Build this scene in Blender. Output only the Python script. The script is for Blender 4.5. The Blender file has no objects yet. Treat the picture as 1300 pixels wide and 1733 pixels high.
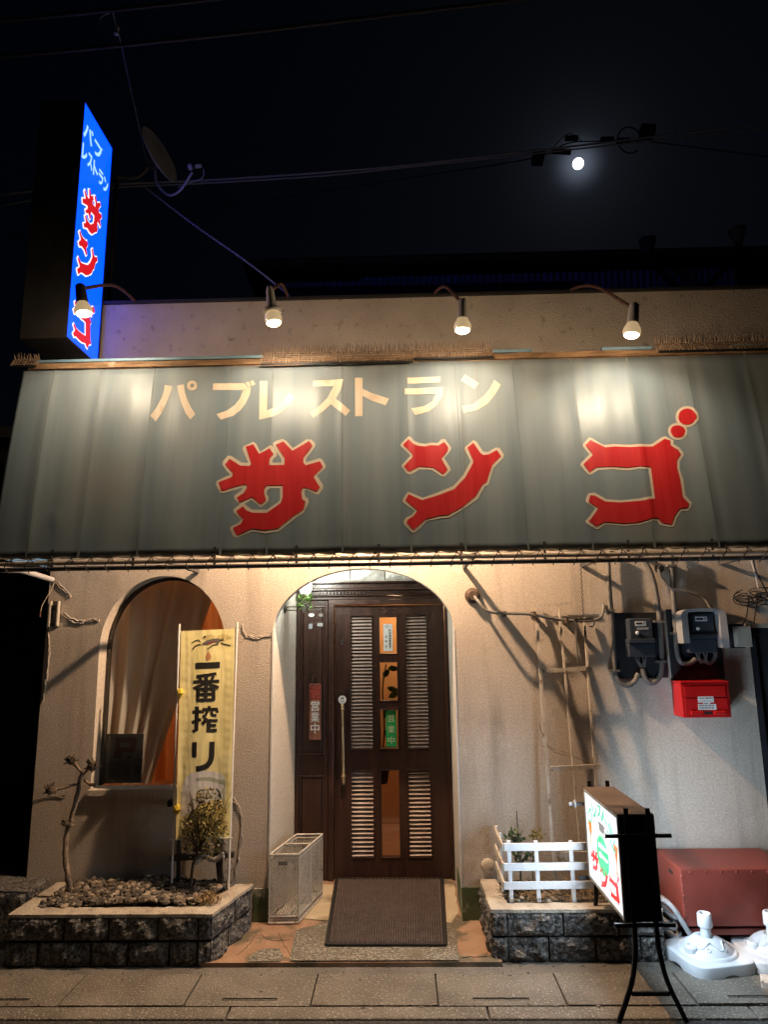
import bpy, bmesh, math, random
import numpy as np
from mathutils import Vector, Matrix, noise
from mathutils.geometry import tessellate_polygon
random.seed(7)
S = bpy.context.scene
COL = S.collection
R_ = math.radians
V = Vector

# ------------------------------------------------------------------ camera
F_PX, CXP, CYP = 1150.0, 650.0, 866.5          # focal length in photo pixels (1300 x 1733)
CAM = V((0, -4.5, 1.69))
ROT = (Matrix.Rotation(R_(1.3), 3, 'Z') @ Matrix.Rotation(R_(90 + 10.67), 3, 'X') @ Matrix.Rotation(R_(-0.77), 3, 'Z'))
cd = bpy.data.cameras.new('camera'); cam = bpy.data.objects.new('camera', cd); COL.objects.link(cam)
cd.sensor_fit = 'VERTICAL'; cd.sensor_height = 36.0; cd.lens = F_PX / 1733.0 * 36.0
cd.clip_start = 0.05; cd.clip_end = 3000
cam.matrix_world = Matrix.Translation(CAM) @ ROT.to_4x4()
S.camera = cam

def ray(px, py): return ROT @ V(((px - CXP) / F_PX, -(py - CYP) / F_PX, -1))
def P(px, py, y=0.0):                           # pixel -> point on the plane of given y
    r = ray(px, py); return CAM + r * ((y - CAM.y) / r.y)
def G(px, py, z=0.0):                           # pixel -> point on a level surface
    r = ray(px, py); return CAM + r * ((z - CAM.z) / r.z)
def XP(px, py, x):                              # pixel -> point on the plane of given x
    r = ray(px, py); return CAM + r * ((x - CAM.x) / r.x)
def PL(px, py, p, n):
    r = ray(px, py); return CAM + r * ((V(p) - CAM).dot(n) / r.dot(n))

# ------------------------------------------------------------------ night sky, moon light, exposure
MOON_DIR = ray(979, 277).normalized()
elev = math.asin(MOON_DIR.z); azim = math.atan2(MOON_DIR.x, MOON_DIR.y)
W = bpy.data.worlds.new('World'); S.world = W; W.use_nodes = True
wn = W.node_tree.nodes; wl = W.node_tree.links; wn.clear()
sky = wn.new('ShaderNodeTexSky'); sky.sky_type = 'NISHITA'; sky.sun_disc = False
sky.sun_elevation = elev; sky.sun_rotation = azim; sky.air_density = 1.4; sky.dust_density = 1.0; sky.ozone_density = 3
bg = wn.new('ShaderNodeBackground'); bg.inputs[1].default_value = 0.00033
tint = wn.new('ShaderNodeMix'); tint.data_type = 'RGBA'; tint.blend_type = 'MULTIPLY'; tint.inputs[0].default_value = 1.0
wl.new(sky.outputs[0], tint.inputs[6]); tint.inputs[7].default_value = (.56, .68, 1.0, 1); wl.new(tint.outputs[2], bg.inputs[0])
tc = wn.new('ShaderNodeTexCoord'); dp = wn.new('ShaderNodeVectorMath'); dp.operation = 'DOT_PRODUCT'
nrm = wn.new('ShaderNodeVectorMath'); nrm.operation = 'NORMALIZE'
wl.new(tc.outputs['Generated'], nrm.inputs[0]); wl.new(nrm.outputs[0], dp.inputs[0]); dp.inputs[1].default_value = MOON_DIR
def wmath(op, a, b):
    n = wn.new('ShaderNodeMath'); n.operation = op
    for i, x in enumerate((a, b)):
        if isinstance(x, (int, float)): n.inputs[i].default_value = x
        else: wl.new(x, n.inputs[i])
    return n.outputs[0]
cl = wmath('MAXIMUM', dp.outputs['Value'], 0.0)
au1 = wmath('MULTIPLY', wmath('POWER', cl, 5200.0), 0.16)      # lunar aureole in thin cloud
au2 = wmath('MULTIPLY', wmath('POWER', cl, 420.0), 0.008)
au = wmath('ADD', au1, au2)
bg2 = wn.new('ShaderNodeBackground'); bg2.inputs[0].default_value = (0.62, 0.75, 1.0, 1); wl.new(au, bg2.inputs[1])
ads = wn.new('ShaderNodeAddShader'); wl.new(bg.outputs[0], ads.inputs[0]); wl.new(bg2.outputs[0], ads.inputs[1])
wo = wn.new('ShaderNodeOutputWorld'); wl.new(ads.outputs[0], wo.inputs[0])
sd = bpy.data.lights.new('moonlight', 'SUN'); sd.energy = 0.02; sd.angle = R_(0.5); sd.color = (0.8, 0.88, 1)
so = bpy.data.objects.new('moonlight', sd); COL.objects.link(so)
so.rotation_euler = MOON_DIR.to_track_quat('Z', 'Y').to_euler()
S.view_settings.view_transform = 'Standard'; S.view_settings.look = 'None'
S.view_settings.exposure = 0.0; S.view_settings.gamma = 1.0; S.view_settings.use_curve_mapping = False
S.cycles.use_denoising = True
try: S.cycles.denoiser = 'OPENIMAGEDENOISE'
except Exception: pass
S.cycles.sample_clamp_indirect = 4.0
S.cycles.max_bounces = 8; S.cycles.transparent_max_bounces = 12
S.cycles.caustics_reflective = False; S.cycles.caustics_refractive = False

# ------------------------------------------------------------------ materials
def mat(name, c1, c2=None, scale=6.0, rough=0.6, bump=0.0, bscale=60.0, metal=0.0, emit=None, estr=0.0,
        streak=None, lo=0.35, hi=0.65, c3=None, s3=2.0, lo3=.5, hi3=.7, detail=6.0, trans=0.0, spec=0.5, bdetail=4.0, coat=0.0, stain=None):
    m = bpy.data.materials.new(name); m.use_nodes = True
    n = m.node_tree.nodes; l = m.node_tree.links; b = n['Principled BSDF']
    b.inputs['Roughness'].default_value = rough; b.inputs['Metallic'].default_value = metal
    b.inputs['Specular IOR Level'].default_value = spec
    b.inputs['Transmission Weight'].default_value = trans
    b.inputs['Coat Weight'].default_value = coat
    t = n.new('ShaderNodeTexCoord'); co = t.outputs['Object']
    if streak:
        mp = n.new('ShaderNodeMapping'); mp.inputs['Scale'].default_value = streak; l.new(co, mp.inputs[0]); co2 = mp.outputs[0]
    else: co2 = co
    base = None
    if c2 is not None:
        nz = n.new('ShaderNodeTexNoise'); nz.inputs['Scale'].default_value = scale; nz.inputs['Detail'].default_value = detail
        l.new(co2, nz.inputs[0])
        rp = n.new('ShaderNodeValToRGB'); rp.color_ramp.elements[0].position = lo; rp.color_ramp.elements[1].position = hi
        rp.color_ramp.elements[0].color = (*c1, 1); rp.color_ramp.elements[1].color = (*c2, 1)
        l.new(nz.outputs[0], rp.inputs[0]); base = rp.outputs[0]
        if c3 is not None:
            n3 = n.new('ShaderNodeTexNoise'); n3.inputs['Scale'].default_value = s3; n3.inputs['Detail'].default_value = 8
            l.new(co, n3.inputs[0])
            r3 = n.new('ShaderNodeMapRange'); r3.inputs[1].default_value = lo3; r3.inputs[2].default_value = hi3
            l.new(n3.outputs[0], r3.inputs[0])
            mx = n.new('ShaderNodeMix'); mx.data_type = 'RGBA'; l.new(r3.outputs[0], mx.inputs[0])
            l.new(base, mx.inputs[6]); mx.inputs[7].default_value = (*c3, 1); base = mx.outputs[2]
        for (sc, sm, a0, a1, amt) in (stain or ()):      # wear with a shape of its own: (colour, mapping scale, low, high, amount)
            mp2 = n.new('ShaderNodeMapping'); mp2.inputs['Scale'].default_value = sm; l.new(co, mp2.inputs[0])
            n4 = n.new('ShaderNodeTexNoise'); n4.inputs['Scale'].default_value = 1.0; n4.inputs['Detail'].default_value = 7; n4.inputs['Roughness'].default_value = .62; l.new(mp2.outputs[0], n4.inputs[0])
            r4 = n.new('ShaderNodeMapRange'); r4.inputs[1].default_value = a0; r4.inputs[2].default_value = a1; r4.inputs[4].default_value = amt; l.new(n4.outputs[0], r4.inputs[0])
            mx = n.new('ShaderNodeMix'); mx.data_type = 'RGBA'; l.new(r4.outputs[0], mx.inputs[0]); l.new(base, mx.inputs[6]); mx.inputs[7].default_value = (*sc, 1); base = mx.outputs[2]
        l.new(base, b.inputs['Base Color'])
    else: b.inputs['Base Color'].default_value = (*c1, 1)
    if bump:
        bz = n.new('ShaderNodeTexNoise'); bz.inputs['Scale'].default_value = bscale; bz.inputs['Detail'].default_value = bdetail
        l.new(co, bz.inputs[0]); bp = n.new('ShaderNodeBump'); bp.inputs['Strength'].default_value = min(1, bump)
        bp.inputs['Distance'].default_value = 0.01 * max(1, bump); l.new(bz.outputs[0], bp.inputs['Height']); l.new(bp.outputs[0], b.inputs['Normal'])
    if emit is not None:
        b.inputs['Emission Color'].default_value = (*emit, 1); b.inputs['Emission Strength'].default_value = estr
    return m

M = {}
M['stucco'] = mat('stucco', (.49, .43, .37), (.66, .595, .525), scale=80, detail=3, lo=.3, hi=.7, rough=.9, bump=.5, bscale=160, bdetail=3, c3=(.40, .34, .285), s3=1.5, lo3=.54, hi3=.85, spec=.2, stain=[((.24, .20, .165), (5.5, 1, .55), .52, .76, .65), ((.22, .19, .15), (2.2, 1, 2.2), .56, .78, .55), ((.72, .69, .64), (3.4, 1, 2.6), .60, .72, .55)])
M['stucco_plain'] = mat('stucco_plain', (.56, .51, .45), (.68, .63, .56), scale=60, detail=3, rough=.9, bump=.4, bscale=160, spec=.2)
M['parapet'] = mat('parapet', (.56, .47, .39), (.68, .58, .49), scale=3, rough=.92, bump=.9, bscale=110, c3=(.17, .13, .10), s3=14, lo3=.60, hi3=.85, spec=.15)
M['mortar'] = mat('mortar', (.40, .36, .31), (.5, .45, .4), scale=12, rough=.95, bump=1, bscale=120)
M['trim'] = mat('trim', (.62, .6, .6), (.7, .68, .66), scale=8, rough=.7, bump=.2)
M['green_plinth'] = mat('green_plinth', (.065, .10, .05), (.10, .14, .07), scale=5, rough=.75, bump=.3, bscale=40, c3=(.40, .40, .34), s3=6, lo3=.60, hi3=.66)
M['awning'] = mat('awning', (.20, .243, .268), (.305, .34, .35), scale=1.0, streak=(6, 1, .35), rough=.40, bump=.10, bscale=260, c3=(.32, .28, .225), s3=1.3, lo3=.56, hi3=.9, spec=.5, stain=[((.30, .19, .10), (16, 1, .5), .63, .80, .55), ((.12, .13, .125), (34, 1, .8), .60, .78, .45), ((.42, .44, .43), (9, 1, 7), .70, .80, .5)])
M['awning_seam'] = mat('awning_seam', (.185, .21, .215), (.26, .28, .275), scale=3, streak=(3, 1, 2), rough=.6)
M['rust_dark'] = mat('rust_dark', (.05, .033, .024), (.10, .065, .045), scale=30, rough=.85, bump=.6, bscale=90)
M['awning_side'] = mat('awning_side', (.06, .16, .34), (.08, .2, .4), rough=.5)
M['cream'] = mat('cream', (.78, .60, .44), (.84, .68, .52), scale=5, streak=(6, 1, 1.2), rough=.45, c3=(.55, .36, .2), s3=9, lo3=.6, hi3=.85)
M['red_vinyl'] = mat('red_vinyl', (.62, .018, .022), (.72, .035, .035), scale=4, streak=(6, 1, .5), rough=.38)
M['wood_old'] = mat('wood_old', (.13, .07, .035), (.34, .20, .10), scale=6, streak=(1, 4, 9), rough=.8, bump=.8, bscale=40, c3=(.45, .36, .27), s3=9, lo3=.62, hi3=.7)
M['blue_tape'] = mat('blue_tape', (.16, .27, .36), (.22, .34, .43), rough=.5)
M['rail'] = mat('rail', (.42, .30, .2), (.55, .42, .3), scale=14, rough=.5, c3=(.2, .1, .05), s3=20, lo3=.6, hi3=.75)
M['rail_dark'] = mat('rail_dark', (.05, .05, .055), (.09, .085, .08), scale=14, rough=.5)
M['rope'] = mat('rope', (.035, .028, .022), (.07, .055, .045), scale=50, rough=.8, bump=.5, bscale=200)
M['rope_light'] = mat('rope_light', (.42, .34, .26), (.5, .42, .33), scale=50, rough=.8)
M['spike'] = mat('spike', (.19, .12, .08), (.36, .25, .17), scale=30, rough=.7)
M['lamp_body'] = mat('lamp_body', (.60, .55, .47), (.68, .62, .54), scale=10, rough=.4)
M['lamp_dark'] = mat('lamp_dark', (.05, .045, .04), (.09, .08, .07), scale=10, rough=.4)
M['rust'] = mat('rust', (.09, .035, .02), (.17, .075, .045), scale=30, rough=.85, bump=.6, bscale=90)
M['bulb_glow'] = mat('bulb_glow', (.9, .8, .6), rough=.2, emit=(1, .80, .50), estr=5)
M['bulb_glass'] = mat('bulb_glass', (.75, .68, .55), rough=.12, metal=.3, emit=(1, .70, .36), estr=.42)
M['sign_blue'] = mat('sign_blue', (.01, .08, .4), rough=.3, emit=(.0001, .0105, .19), estr=13.0)
M['sign_white'] = mat('sign_white', (.8, .8, .8), rough=.3, emit=(.80, .95, 1), estr=1.15)
M['sign_cyan'] = mat('sign_cyan', (.6, .8, .8), rough=.3, emit=(.50, .88, 1), estr=.95)
M['sign_red'] = mat('sign_red', (.5, .02, .02), rough=.3, emit=(.80, .012, .02), estr=.85)
M['sign_case'] = mat('sign_case', (.022, .02, .019), (.035, .032, .03), scale=6, rough=.6, bump=.2)
M['black_metal'] = mat('black_metal', (.008, .009, .011), (.016, .016, .018), scale=30, rough=.5)
M['dark_iron'] = mat('dark_iron', (.02, .018, .016), (.045, .035, .03), scale=40, rough=.55, bump=.4, bscale=90)
M['door_wood'] = mat('door_wood', (.020, .009, .007), (.042, .019, .014), scale=3, streak=(9, 9, .8), rough=.36, bump=.25, bscale=50, spec=.5)
M['slat_wood'] = mat('slat_wood', (.27, .21, .185), (.46, .38, .34), scale=6, streak=(2, 2, 9), rough=.25, spec=.6)
M['brass'] = mat('brass', (.42, .33, .2), (.55, .45, .3), scale=20, rough=.35, metal=.8)
M['glass'] = mat('glass', (.9, .9, .9), rough=.02, trans=1.0)
def thin_glass(m):                              # thin pane: see-through with a fresnel reflection
    n = m.node_tree.nodes; l = m.node_tree.links; n.clear()
    t = n.new('ShaderNodeBsdfTransparent'); t.inputs[0].default_value = (.92, .94, .93, 1); g = n.new('ShaderNodeBsdfGlossy'); g.inputs['Roughness'].default_value = .03
    f = n.new('ShaderNodeFresnel'); f.inputs[0].default_value = 1.5; x = n.new('ShaderNodeMixShader'); o = n.new('ShaderNodeOutputMaterial')
    l.new(f.outputs[0], x.inputs[0]); l.new(t.outputs[0], x.inputs[1]); l.new(g.outputs[0], x.inputs[2]); l.new(x.outputs[0], o.inputs[0])
thin_glass(M['glass'])
M['room'] = mat('room', (.42, .20, .085), (.52, .27, .12), scale=3, rough=.8)
M['room_floor'] = mat('room_floor', (.38, .22, .14), rough=.7)
M['curtain'] = mat('curtain', (.58, .56, .52), (.70, .67, .62), scale=3, streak=(8, 8, .5), rough=.85)
M['curtain_orange'] = mat('curtain_orange', (.52, .20, .075), (.62, .29, .13), scale=3, streak=(8, 8, .5), rough=.85)
def cloth_through(m, k):                         # woven cloth: part of the light passes through
    n = m.node_tree.nodes; l = m.node_tree.links; b = n['Principled BSDF']; t = n.new('ShaderNodeBsdfTranslucent'); x = n.new('ShaderNodeMixShader'); x.inputs[0].default_value = k
    src = b.inputs['Base Color'].links[0].from_socket; l.new(src, t.inputs[0]); l.new(b.outputs[0], x.inputs[1]); l.new(t.outputs[0], x.inputs[2]); l.new(x.outputs[0], n['Material Output'].inputs[0])
cloth_through(M['curtain'], .14); cloth_through(M['curtain_orange'], .5)
M['board_grey'] = mat('board_grey', (.03, .034, .034), (.045, .05, .05), scale=4, rough=.6)
M['ink'] = mat('ink', (.012, .012, .012), rough=.6)
M['ink_red'] = mat('ink_red', (.02, .005, .004), rough=.6)
M['paper'] = mat('paper', (.72, .76, .78), (.78, .8, .82), scale=8, rough=.5)
M['stone_brick'] = mat('stone_brick', (.55, .55, .52), (.70, .70, .66), scale=10, rough=.85, bump=1, bscale=35)
M['block'] = mat('block', (.045, .043, .042), (.15, .145, .14), scale=42, lo=.42, hi=.60, rough=.9, bump=2.0, bscale=55, c3=(.26, .245, .22), s3=70, lo3=.56, hi3=.64)
M['cap'] = mat('cap', (.36, .31, .25), (.50, .44, .36), scale=7, rough=.92, bump=1, bscale=60, c3=(.22, .18, .14), s3=12, lo3=.55, hi3=.75)
M['soil'] = mat('soil', (.028, .022, .017), (.07, .052, .038), scale=30, rough=1, bump=1.5, bscale=60)
M['asphalt'] = mat('asphalt', (.04, .037, .034), (.075, .07, .064), scale=90, rough=.9, bump=1.2, bscale=120, c3=(.16, .15, .14), s3=130, lo3=.6, hi3=.7)
M['slab'] = mat('slab', (.125, .11, .09), (.19, .168, .138), scale=3.5, rough=.88, bump=1.0, bscale=110, c3=(.36, .33, .285), s3=85, lo3=.585, hi3=.64, stain=[((.095, .08, .065), (3.2, 4.5, 1), .52, .74, .65), ((.055, .05, .045), (16, 18, 1), .66, .74, .7)])
M['slab_dark'] = mat('slab_dark', (.11, .10, .088), (.17, .155, .135), scale=4, rough=.9, bump=1.0, bscale=110, c3=(.3, .28, .25), s3=100, lo3=.62, hi3=.7)
M['rust_floor'] = mat('rust_floor', (.25, .14, .082), (.36, .225, .145), scale=4, rough=.8, bump=.5, bscale=60, c3=(.12, .095, .06), s3=5, lo3=.52, hi3=.62)
M['pebble'] = mat('pebble', (.13, .115, .09), (.36, .33, .27), scale=70, lo=.45, hi=.62, rough=.85, bump=2, bscale=90, c3=(.15, .125, .085), s3=4, lo3=.5, hi3=.65)
M['beige_floor'] = mat('beige_floor', (.42, .34, .23), (.52, .43, .30), scale=5, rough=.75, bump=.4, bscale=60, c3=(.24, .19, .12), s3=5, lo3=.54, hi3=.68)
M['hole'] = mat('hole', (.012, .012, .013), rough=.8)
M['bin_white'] = mat('bin_white', (.46, .43, .38), (.60, .57, .51), scale=15, rough=.55, c3=(.22, .15, .1), s3=35, lo3=.58, hi3=.7)
M['mat_rubber'] = mat('mat_rubber', (.10, .072, .064), (.15, .11, .098), scale=20, rough=.65)
M['mat_edge'] = mat('mat_edge', (.012, .009, .008), rough=.6)
M['flag'] = mat('flag', (.78, .71, .32), (.85, .79, .42), scale=4, streak=(5, 5, 1), rough=.8, c3=(.58, .52, .22), s3=6, lo3=.55, hi3=.8)
M['flag_white'] = mat('flag_white', (.66, .66, .66), (.72, .72, .74), scale=8, rough=.8)
M['flag_beer'] = mat('flag_beer', (.62, .46, .10), (.7, .56, .2), scale=6, rough=.8)
M['flag_shade'] = mat('flag_shade', (.40, .44, .34), rough=.8)
M['flag_grey'] = mat('flag_grey', (.12, .11, .10), rough=.8)
M['flag_gold'] = mat('flag_gold', (.56, .48, .20), rough=.8)
M['flag_wine'] = mat('flag_wine', (.2, .02, .04), rough=.8)
M['drop'] = mat('drop', (.52, .24, .11), rough=.7)
M['pole_white'] = mat('pole_white', (.68, .68, .67), (.74, .74, .73), scale=20, rough=.4)
M['tape_yellow'] = mat('tape_yellow', (.62, .46, .04), (.72, .55, .08), scale=30, rough=.5)
M['bark'] = mat('bark', (.14, .10, .07), (.34, .27, .20), scale=25, streak=(1, 1, .5), rough=.95, bump=1.5, bscale=60)
M['bark_dark'] = mat('bark_dark', (.045, .032, .022), (.11, .08, .055), scale=40, rough=.95, bump=1, bscale=80)
M['leaf_olive'] = mat('leaf_olive', (.11, .10, .028), (.24, .19, .06), scale=40, rough=.55)
M['leaf_green'] = mat('leaf_green', (.025, .05, .018), (.06, .10, .035), scale=30, rough=.5)
M['leaf_bright'] = mat('leaf_bright', (.09, .19, .05), (.2, .32, .1), scale=30, rough=.4)
M['dry'] = mat('dry', (.22, .14, .06), (.4, .28, .14), scale=60, rough=.9)
M['stone'] = mat('stone', (.055, .047, .04), (.22, .185, .15), scale=6, lo=.3, hi=.7, rough=.85, bump=.4, bscale=60)
M['white_paint'] = mat('white_paint', (.74, .75, .78), (.82, .82, .85), scale=8, streak=(1.5, 1, 8), rough=.55, bump=.3, bscale=60, c3=(.4, .37, .34), s3=40, lo3=.64, hi3=.72)
M['white_aged'] = mat('white_aged', (.44, .39, .33), (.58, .53, .47), scale=14, streak=(4, 4, 1), rough=.6, c3=(.2, .15, .1), s3=20, lo3=.56, hi3=.68)
M['red_steel'] = mat('red_steel', (.150, .027, .018), (.195, .037, .025), scale=5, rough=.45, bump=.1, bscale=30, stain=[((.10, .035, .025), (6, 6, 9), .60, .75, .6), ((.26, .13, .09), (14, 14, 14), .68, .76, .5)])
M['red_post'] = mat('red_post', (.42, .008, .010), (.5, .014, .015), scale=5, rough=.33)
M['plastic_white'] = mat('plastic_white', (.62, .65, .70), (.70, .73, .77), scale=6, rough=.42, stain=[((.34, .34, .33), (9, 9, 14), .58, .78, .5)])
M['meter'] = mat('meter', (.028, .038, .055), (.04, .05, .07), scale=10, rough=.5)
M['meter_board'] = mat('meter_board', (.012, .014, .02), (.02, .022, .03), scale=10, rough=.6)
M['hood_grey'] = mat('hood_grey', (.26, .27, .29), (.34, .35, .37), scale=10, rough=.5)
M['conduit'] = mat('conduit', (.12, .115, .11), (.17, .165, .155), scale=20, rough=.55)
M['cable'] = mat('cable', (.012, .012, .014), rough=.6)
M['cable_grey'] = mat('cable_grey', (.24, .27, .32), rough=.55)
M['cable_dark'] = mat('cable_dark', (.006, .006, .007), rough=.8)
M['pvc'] = mat('pvc', (.42, .42, .44), (.5, .5, .52), scale=10, rough=.5)
M['hose'] = mat('hose', (.20, .205, .215), (.26, .265, .275), scale=20, rough=.45)
M['ivory'] = mat('ivory', (.46, .43, .36), (.54, .51, .44), scale=10, rough=.5)
M['dish'] = mat('dish', (.52, .52, .54), (.6, .6, .62), scale=10, rough=.55)
M['dish_white'] = mat('dish_white', (.5, .52, .55), rough=.5)
M['roof_dark'] = mat('roof_dark', (.05, .045, .042), (.085, .078, .072), scale=8, rough=.85)
M['corrugated'] = mat('corrugated', (.55, .58, .64), (.65, .68, .74), scale=5, rough=.6)
M['shop_dark'] = mat('shop_dark', (.018, .02, .026), (.03, .032, .04), scale=6, rough=.5)
M['dark_wall'] = mat('dark_wall', (.03, .028, .026), (.05, .046, .042), scale=4, rough=.9)
M['box_top'] = mat('box_top', (.085, .058, .045), (.13, .092, .07), scale=6, rough=.6)
M['face_lit'] = mat('face_lit', (.8, .85, .9), rough=.3, emit=(.80, .93, 1.0), estr=1.0)
M['lit_green'] = mat('lit_green', (.1, .5, .3), rough=.3, emit=(.015, .68, .28), estr=1.0)
M['lit_teal'] = mat('lit_teal', (.1, .5, .4), rough=.3, emit=(.01, .42, .25), estr=1.0)
M['lit_red'] = mat('lit_red', (.5, .05, .05), rough=.3, emit=(.75, .008, .012), estr=1.0)
M['lit_orange'] = mat('lit_orange', (.6, .2, .05), rough=.3, emit=(.95, .20, .03), estr=1.0)
M['lit_grey'] = mat('lit_grey', (.2, .2, .2), rough=.3, emit=(.20, .22, .24), estr=1.0)
M['lit_white'] = mat('lit_white', (.8, .8, .8), rough=.3, emit=(.9, 1, .97), estr=1.6)
M['strip_green'] = mat('strip_green', (.02, .33, .10), rough=.4)
M['strip_ink'] = mat('strip_ink', (.72, .78, .5), rough=.5)
M['sign_wood'] = mat('sign_wood', (.16, .06, .035), (.27, .11, .06), scale=8, streak=(4, 4, 1), rough=.7, bump=.5)
M['sign_wood_red'] = mat('sign_wood_red', (.30, .03, .02), (.14, .03, .02), scale=40, rough=.7, bump=1, bscale=80)
M['moon'] = mat('moon', (1, 1, 1), emit=(.95, .97, 1), estr=5)
M['shade_glass'] = mat('shade_glass', (.8, .8, .76), rough=.3, emit=(1, .94, .82), estr=2.2)

# ------------------------------------------------------------------ mesh helpers
BASE = {}
class MB:
    def __init__(s): s.v = []; s.f = []
    def poly(s, pts):
        i = len(s.v); s.v += [V(p) for p in pts]; s.f.append(list(range(i, i + len(pts)))); return s
    def tris(s, vs, fs):
        i = len(s.v); s.v += [V(p) for p in vs]; s.f += [[a + i for a in f] for f in fs]; return s
    def box(s, lo, hi, rot=None, piv=None):
        x0, y0, z0 = lo; x1, y1, z1 = hi
        vs = [V(p) for p in ((x0, y0, z0), (x1, y0, z0), (x1, y1, z0), (x0, y1, z0), (x0, y0, z1), (x1, y0, z1), (x1, y1, z1), (x0, y1, z1))]
        if rot is not None:
            c = V(piv) if piv is not None else sum(vs, V()) / 8
            vs = [rot @ (p - c) + c for p in vs]
        return s.tris(vs, [(3, 2, 1, 0), (4, 5, 6, 7), (0, 1, 5, 4), (1, 2, 6, 5), (2, 3, 7, 6), (3, 0, 4, 7)])
    def bar(s, a, b, w, h=None):               # box beam between two points
        a, b = V(a), V(b); h = h or w; d = (b - a).normalized()
        up = V((0, 0, 1)) if abs(d.z) < .9 else V((0, 1, 0))
        x = d.cross(up).normalized() * w / 2; y = x.normalized().cross(d).normalized() * h / 2
        vs = [p + sx * x + sy * y for p in (a, b) for sx, sy in ((-1, -1), (1, -1), (1, 1), (-1, 1))]
        return s.tris(vs, [(0, 1, 2, 3), (7, 6, 5, 4), (0, 4, 5, 1), (1, 5, 6, 2), (2, 6, 7, 3), (3, 7, 4, 0)])
    def tube(s, pts, r, n=8, cap=True):
        pts = [V(p) for p in pts]; k = len(pts)
        rs = r if isinstance(r, (list, tuple)) else [r] * k
        d0 = (pts[1] - pts[0]).normalized()
        u = d0.cross(V((0, 0, 1)) if abs(d0.z) < .9 else V((0, 1, 0))).normalized()
        i0 = len(s.v)
        for j, p in enumerate(pts):
            d = (pts[min(j + 1, k - 1)] - pts[max(j - 1, 0)]).normalized()
            u = (u - d * u.dot(d)).normalized(); w = d.cross(u)
            s.v += [p + (u * math.cos(t) + w * math.sin(t)) * rs[j] for t in (2 * math.pi * q / n for q in range(n))]
        for j in range(k - 1):
            for q in range(n):
                a = i0 + j * n + q; b = i0 + j * n + (q + 1) % n
                s.f.append([a, b, b + n, a + n])
        if cap:
            s.f.append([i0 + q for q in range(n)][::-1]); s.f.append([i0 + (k - 1) * n + q for q in range(n)])
        return s
    def lathe(s, c, prof, n=20, axis=(0, 0, 1)):   # prof: (radius, height) pairs
        c = V(c); ax = V(axis).normalized()
        u = ax.cross(V((1, 0, 0)) if abs(ax.x) < .9 else V((0, 1, 0))).normalized(); w = ax.cross(u)
        i0 = len(s.v)
        for r, h in prof:
            s.v += [c + ax * h + (u * math.cos(2 * math.pi * q / n) + w * math.sin(2 * math.pi * q / n)) * max(r, 1e-4) for q in range(n)]
        for j in range(len(prof) - 1):
            for q in range(n):
                a = i0 + j * n + q; b = i0 + j * n + (q + 1) % n
                s.f.append([a, b, b + n, a + n])
        s.f.append([i0 + q for q in range(n)][::-1]); s.f.append([i0 + (len(prof) - 1) * n + q for q in range(n)])
        return s
    def prism(s, pts, off):                    # planar polygon pushed along a vector
        off = V(off); a = [V(p) for p in pts]; n = len(a)
        t = tessellate_polygon([a]); i = len(s.v)
        s.v += a + [p + off for p in a]
        s.f += [[i + x for x in f] for f in t] + [[i + n + x for x in f][::-1] for f in t]
        s.f += [[i + j, i + (j + 1) % n, i + n + (j + 1) % n, i + n + j] for j in range(n)]
        return s
    def build(s, name, m, parent=None, smooth=False, label=None, bevel=0, data=None):
        base = BASE.get(parent.name, V()) if parent else V()
        me = bpy.data.meshes.new(name)
        me.from_pydata([tuple(p - base) for p in s.v], [], s.f); me.update()
        bm = bmesh.new(); bm.from_mesh(me); bmesh.ops.recalc_face_normals(bm, faces=bm.faces)
        bm.to_mesh(me); bm.free()
        me.materials.append(M[m] if isinstance(m, str) else m)
        o = bpy.data.objects.new(name, me); COL.objects.link(o)
        if parent: o.parent = parent
        BASE[o.name] = base
        if smooth:
            for p in me.polygons: p.use_smooth = True
            if smooth != 'all':
                me.set_sharp_from_angle(angle=R_(40))
        if bevel:
            b = o.modifiers.new('bevel', 'BEVEL'); b.width = bevel; b.segments = 2; b.limit_method = 'ANGLE'; b.angle_limit = R_(40)
        if label: o['label'] = label
        return o
def tag(o, label, cat, group=None):
    o['label'] = label; o['category'] = cat
    if group: o['group'] = group
    return o
def thing(name, loc, label, cat, group=None):
    o = bpy.data.objects.new(name, None); COL.objects.link(o); o.location = V(loc); o.empty_display_size = .1
    BASE[o.name] = V(loc); return tag(o, label, cat, group)
def struct(o): o['kind'] = 'structure'; return o
def inst(o, parent, off):                       # copy of a part sharing its mesh, shifted by off
    c = o.copy(); COL.objects.link(c); c.parent = parent; c.location = V(off); BASE[c.name] = BASE.get(parent.name, V()); return c
def light(name, kind, loc, power, color, size=.03, parent=None, **kw):
    d = bpy.data.lights.new(name, kind); d.energy = power; d.color = color; d.shadow_soft_size = size
    for k, x in kw.items(): setattr(d, k, x)
    o = bpy.data.objects.new(name, d); COL.objects.link(o)
    o.location = V(loc) - (BASE.get(parent.name, V()) if parent else V()); o.parent = parent
    return o
def spl(pts, n=6):                              # Catmull-Rom through points
    p = [V(a) for a in pts]; p = [2 * p[0] - p[1]] + p + [2 * p[-1] - p[-2]]; out = []
    for i in range(1, len(p) - 2):
        for k in range(n):
            t = k / n; a, b, c, d = p[i - 1:i + 3]
            out.append(.5 * ((2 * b) + (c - a) * t + (2 * a - 5 * b + 4 * c - d) * t * t + (3 * b - a - 3 * c + d) * t ** 3))
    return out + [p[-2]]
_gl = {}
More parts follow.
